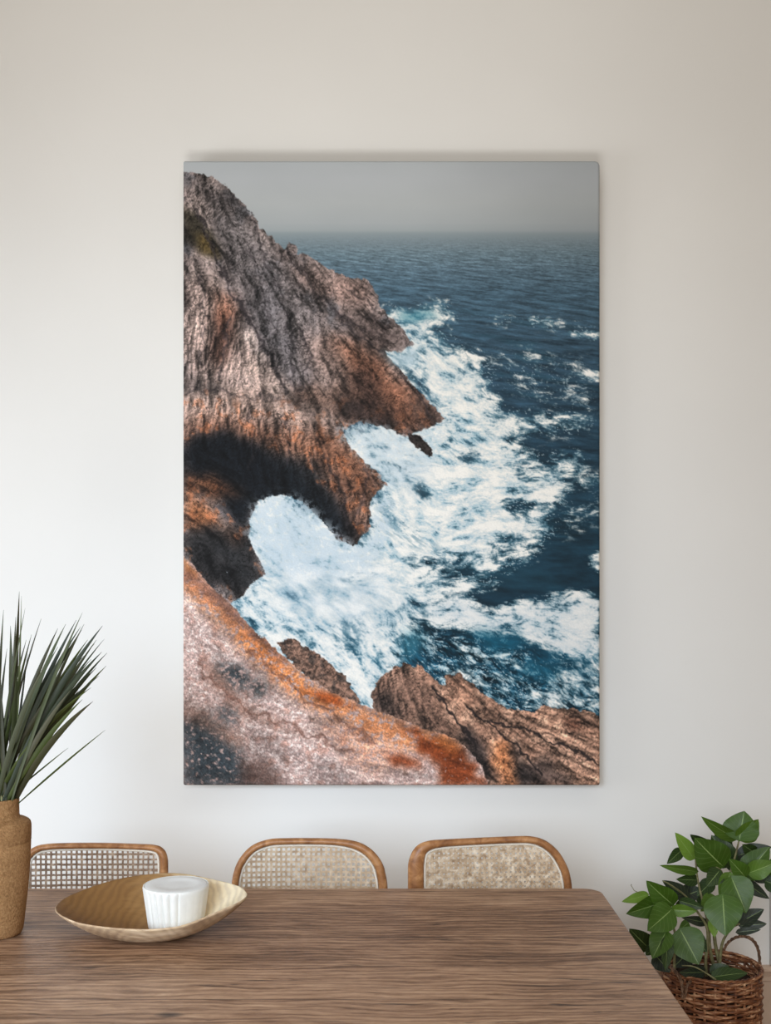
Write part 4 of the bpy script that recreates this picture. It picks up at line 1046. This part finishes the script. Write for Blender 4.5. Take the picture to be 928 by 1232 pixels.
def leafy():
    PZ = KZ - .035
    root = thing('leafy_plant', 'bushy green broad-leaved plant growing in the wicker basket', 'plant', (KX, KD, .014))
    rnd = random.Random(11)
    bm = bmesh.new()
    A = Acc(); lathe(A, [(.0005, 0), (.112, 0), (.122, .02), (.126, PZ * .6), (.129, PZ - .03), (.124, PZ - .016), (.09, PZ - .010), (.045, PZ - .006), (.0005, PZ - .004)], (KX, KD, .013), 40, lambda th, i: .012 * math.sin(th * 5 + i) * (i > 3))
    A.obj('soil', M_SOIL, root); bm.free()
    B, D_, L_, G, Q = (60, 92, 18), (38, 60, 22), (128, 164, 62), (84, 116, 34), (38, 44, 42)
    S = 4.37
    leaves = [  # base, tip (in crop units), half width, tint, distance, tip distance, roll
        (742, 264, 768, 112, 80, B, 3.42, 3.44, .1), (742, 262, 846, 160, 44, G, 3.43, 3.42, -.7),
        (728, 262, 548, 155, 30, G, 3.45, 3.40, .55), (655, 405, 512, 262, 80, B, 3.38, 3.36, .15), (690, 400, 600, 240, 56, D_, 3.44, 3.46, -.3),
        (575, 300, 485, 238, 26, D_, 3.47, 3.42, .3), (502, 362, 408, 228, 34, L_, 3.43, 3.40, -.35), (438, 318, 366, 388, 26, D_, 3.44, 3.41, .2),
        (522, 432, 332, 404, 21, G, 3.43, 3.38, .4), (392, 606, 258, 488, 54, B, 3.37, 3.35, .25), (478, 575, 340, 478, 34, Q, 3.45, 3.43, -.3),
        (525, 476, 414, 472, 27, D_, 3.47, 3.45, .1), (452, 560, 545, 525, 42, Q, 3.50, 3.48, .2), (345, 590, 152, 655, 48, B, 3.37, 3.34, .35),
        (262, 552, 128, 590, 24, L_, 3.40, 3.38, .2), (388, 630, 262, 742, 64, B, 3.33, 3.30, .3), (268, 836, 166, 735, 50, D_, 3.40, 3.37, .2),
        (358, 745, 284, 888, 52, B, 3.31, 3.28, -.2), (362, 775, 358, 952, 30, D_, 3.30, 3.27, .5), (432, 736, 530, 920, 78, B, 3.32, 3.28, .1),
        (385, 632, 522, 640, 28, G, 3.35, 3.34, -.2), (430, 585, 556, 624, 26, D_, 3.42, 3.40, -.3), (572, 700, 448, 676, 22, Q, 3.46, 3.43, .1),
        (474, 700, 424, 742, 22, B, 3.37, 3.35, .1), (655, 556, 668, 768, 84, B, 3.31, 3.27, -.15), (702, 462, 780, 650, 72, B, 3.34, 3.31, .2),
        (640, 424, 572, 508, 40, D_, 3.37, 3.35, .1), (694, 440, 648, 600, 40, G, 3.36, 3.34, .2), (776, 462, 694, 368, 40, B, 3.38, 3.37, -.2),
        (774, 458, 900, 300, 58, B, 3.40, 3.40, .2), (790, 440, 935, 385, 44, G, 3.38, 3.36, -.25), (735, 345, 912, 298, 36, Q, 3.48, 3.46, .3),
        (748, 470, 900, 578, 30, Q, 3.43, 3.41, -.3), (820, 430, 915, 480, 40, Q, 3.46, 3.45, .2), (735, 705, 872, 628, 36, Q, 3.42, 3.41, .2),
        (745, 715, 888, 706, 28, Q, 3.41, 3.40, -.1), (728, 750, 856, 736, 17, Q, 3.40, 3.39, .1), (690, 335, 616, 238, 34, D_, 3.49, 3.48, -.2),
        (602, 680, 612, 778, 24, L_, 3.45, 3.44, .3), (380, 800, 470, 880, 42, Q, 3.44, 3.43, .1), (600, 985, 792, 958, 32, D_, 3.36, 3.38, .5), (560, 960, 430, 965, 32, Q, 3.37, 3.34, .5),
        (590, 960, 690, 925, 26, D_, 3.44, 3.44, .4), (300, 870, 380, 960, 44, Q, 3.42, 3.40, .1), (470, 860, 400, 930, 46, Q, 3.45, 3.42, .1), (650, 640, 720, 700, 40, D_, 3.47, 3.46, 0),
        (540, 520, 570, 640, 34, D_, 3.50, 3.50, .2), (690, 420, 740, 320, 40, D_, 3.5, 3.52, .1), (900, 440, 1010, 360, 44, B, 3.40, 3.38, .1), (880, 480, 990, 520, 40, D_, 3.44, 3.42, .2), (560, 400, 520, 340, 30, Q, 3.5, 3.5, .2),
        (610, 560, 540, 640, 36, G, 3.46, 3.44, .2), (600, 480, 520, 560, 34, D_, 3.48, 3.47, -.2), (680, 600, 760, 640, 44, D_, 3.45, 3.43, .2), (720, 540, 800, 560, 46, B, 3.37, 3.35, -.3),
        (560, 330, 620, 400, 46, B, 3.42, 3.40, .2), (330, 690, 262, 640, 40, D_, 3.41, 3.40, .2), (500, 780, 570, 850, 40, D_, 3.43, 3.40, .1), (330, 800, 250, 870, 36, D_, 3.40, 3.38, -.3), (820, 330, 760, 290, 30, D_, 3.47, 3.46, .3),
        (430, 640, 470, 560, 28, D_, 3.46, 3.45, .2), (640, 330, 700, 250, 34, D_, 3.48, 3.5, -.2),
    ]
    verts = []; faces = []; cols = []; uvs = []
    nu, nv = 12, 8
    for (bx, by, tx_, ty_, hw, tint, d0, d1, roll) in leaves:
        b0 = P(720 + bx / S, 950 + by / S, d0); t0 = P(720 + tx_ / S, 950 + ty_ / S, d1 - .01)
        ax = t0 - b0; L = ax.length; ax.normalize()
        view = (Vector((0, 0, EYE)) - b0).normalized()
        sd = ax.cross(view).normalized(); nr = sd.cross(ax).normalized()
        r = roll * .8
        s = sd * math.cos(r) + nr * math.sin(r); q = nr * math.cos(r) - sd * math.sin(r)
        if q.dot(view) < 0: q = -q
        W_ = 1.2 * hw / S / F * d0 / max(.6, math.cos(r)); base = len(verts)
        fold = rnd.uniform(.10, .38); curl = rnd.uniform(.05, .22); wav = rnd.uniform(0, 6)
        lt = lin(tint); j = rnd.uniform(.85, 1.15)
        for i in range(nu + 1):
            u = i / nu
            w = W_ * (math.sin(math.pi * u ** .72) ** .80 if 0 < u < 1 else 0) * (1.02 - .1 * u)
            for k in range(nv + 1):
                v = (k / nv) * 2 - 1
                p = b0 + ax * (u * L - abs(v) ** 1.6 * .05 * L * (1 - u)) + s * (v * w) + q * (abs(v) * w * fold - curl * L * (u - .35) ** 2 + .03 * w * math.sin(u * 9 + wav + v * 2) * abs(v) + .05 * w * math.sin(u * 14 + wav * 2) * v * v)
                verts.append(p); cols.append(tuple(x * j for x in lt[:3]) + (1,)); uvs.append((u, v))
        for i in range(nu):
            for k in range(nv):
                a = base + i * (nv + 1) + k; faces.append((a, a + 1, a + nv + 2, a + nv + 1))
    o = mesh('foliage', verts, faces, M_LEAF, root); set_attr(o, cols)
    ul = o.data.uv_layers.new(name='UVMap')
    li = np.zeros(len(o.data.loops), np.int32); o.data.loops.foreach_get('vertex_index', li)
    ul.data.foreach_set('uv', np.array(uvs, np.float32)[li].ravel())
    def stem(pts, r0, r1):
        A = Acc(); sm = smooth_path([P(720 + x / S, 950 + y / S, d) for x, y, d in pts], 5)
        tube(A, sm, [r0 + (r1 - r0) * i / (len(sm) - 1) for i in range(len(sm))], 7); A.obj('stem', M_STEM, root)
    stem([(640, 985, 3.45), (640, 900, 3.45), (655, 800, 3.45), (700, 730, 3.43), (745, 705, 3.41)], .0062, .0026)
    stem([(625, 985, 3.47), (590, 850, 3.47), (580, 720, 3.46), (555, 610, 3.45), (525, 480, 3.45), (510, 360, 3.44)], .0060, .0022)
    stem([(400, 965, 3.40), (402, 880, 3.40), (408, 790, 3.39), (390, 690, 3.38), (378, 630, 3.36), (340, 590, 3.37)], .0050, .0020)
    stem([(655, 985, 3.46), (610, 760, 3.46), (640, 560, 3.42), (690, 450, 3.40), (720, 350, 3.43), (742, 262, 3.43)], .0062, .0024)
    stem([(570, 985, 3.44), (565, 900, 3.42), (575, 740, 3.44), (520, 640, 3.43), (460, 560, 3.44), (380, 500, 3.42), (340, 480, 3.42)], .0056, .0016)
    stem([(660, 560, 3.40), (665, 500, 3.37), (650, 430, 3.38), (610, 400, 3.38)], .0030, .0016)
    stem([(690, 450, 3.40), (740, 470, 3.41), (775, 460, 3.40), (830, 430, 3.42), (900, 440, 3.42)], .0032, .0018)
    stem([(620, 1000, 3.32), (560, 960, 3.33), (500, 930, 3.34), (440, 925, 3.35)], .0028, .0016)
    A = Acc(); sm = smooth_path([P(740 + x / 8.8, 965 + y / 8.8, 3.38) for x, y in ((270, 965), (235, 950), (205, 935), (188, 905), (172, 880), (180, 872))], 4)
    tube(A, sm, .0011, 5); A.obj('tendril', M_STEM, root)
leafy()

# ------------------------------------------------------------------ light, camera, look
def area(name, loc, target, sx, sy, power, col):
    l = bpy.data.lights.new(name, 'AREA'); l.shape = 'RECTANGLE'; l.size = sx; l.size_y = sy; l.energy = power; l.color = col
    o = bpy.data.objects.new(name, l); COL.objects.link(o); o.location = loc
    o.rotation_euler = (Vector(target) - Vector(loc)).to_track_quat('-Z', 'Y').to_euler()
    return o
area('side_window_light', (-2.9, 2.0, 1.2), (.3, 3.9, .9), 1.8, 1.6, 40, (.95, .98, 1.0))
o = area('front_fill_light', (-.5, -1.0, 2.0), (.3, 3.9, .5), 2.6, 1.4, 20, (.91, .96, 1.0)); o.data.spread = math.radians(70)  # added fill from behind the camera to lift the lower wall, no real window
o = area('left_fill_light', (-1.6, -1.0, 1.9), (-.9, 3.9, .6), 1.6, 1.4, 12, (.52, .74, 1.0)); o.data.spread = math.radians(60)  # added cool fill aimed at the lower left wall, no real window
o = area('low_fill_light', (-.5, .5, .15), (.0, 3.9, 3.8), 2.0, 1.2, 13, (1.0, 1.0, .98)); o.data.spread = math.radians(60)  # added uplight that throws the canvas shadow upwards, no sunlit floor there
area('top_fill_light', (-.2, 1.0, 4.3), (-.2, 3.9, 2.9), 3.5, 1.0, 15, (.96, 1.0, 1.0))  # added fill lamp for the upper wall, no ceiling is built

w = bpy.data.worlds.new('World'); bpy.context.scene.world = w; w.use_nodes = True
bg = w.node_tree.nodes['Background']; bg.inputs[0].default_value = (1.0, .865, .715, 1); bg.inputs[1].default_value = .35

cam = bpy.data.cameras.new('Camera'); co = bpy.data.objects.new('Camera', cam); COL.objects.link(co)
co.location = (0, 0, EYE); co.rotation_euler = (math.radians(90), 0, 0)
cam.sensor_fit = 'VERTICAL'; cam.sensor_height = 24.0; cam.lens = F * 24.0 / 1232.0
cam.shift_y = (CY - 616.0) / 1232.0; cam.shift_x = 0.0
cam.clip_start = .05; cam.clip_end = 50
sc = bpy.context.scene; sc.camera = co
sc.view_settings.view_transform = 'Standard'; sc.view_settings.look = 'None'; sc.view_settings.gamma = 1.0; sc.view_settings.use_curve_mapping = False
sc.view_settings.exposure = 0.0
sc.cycles.use_denoising = True
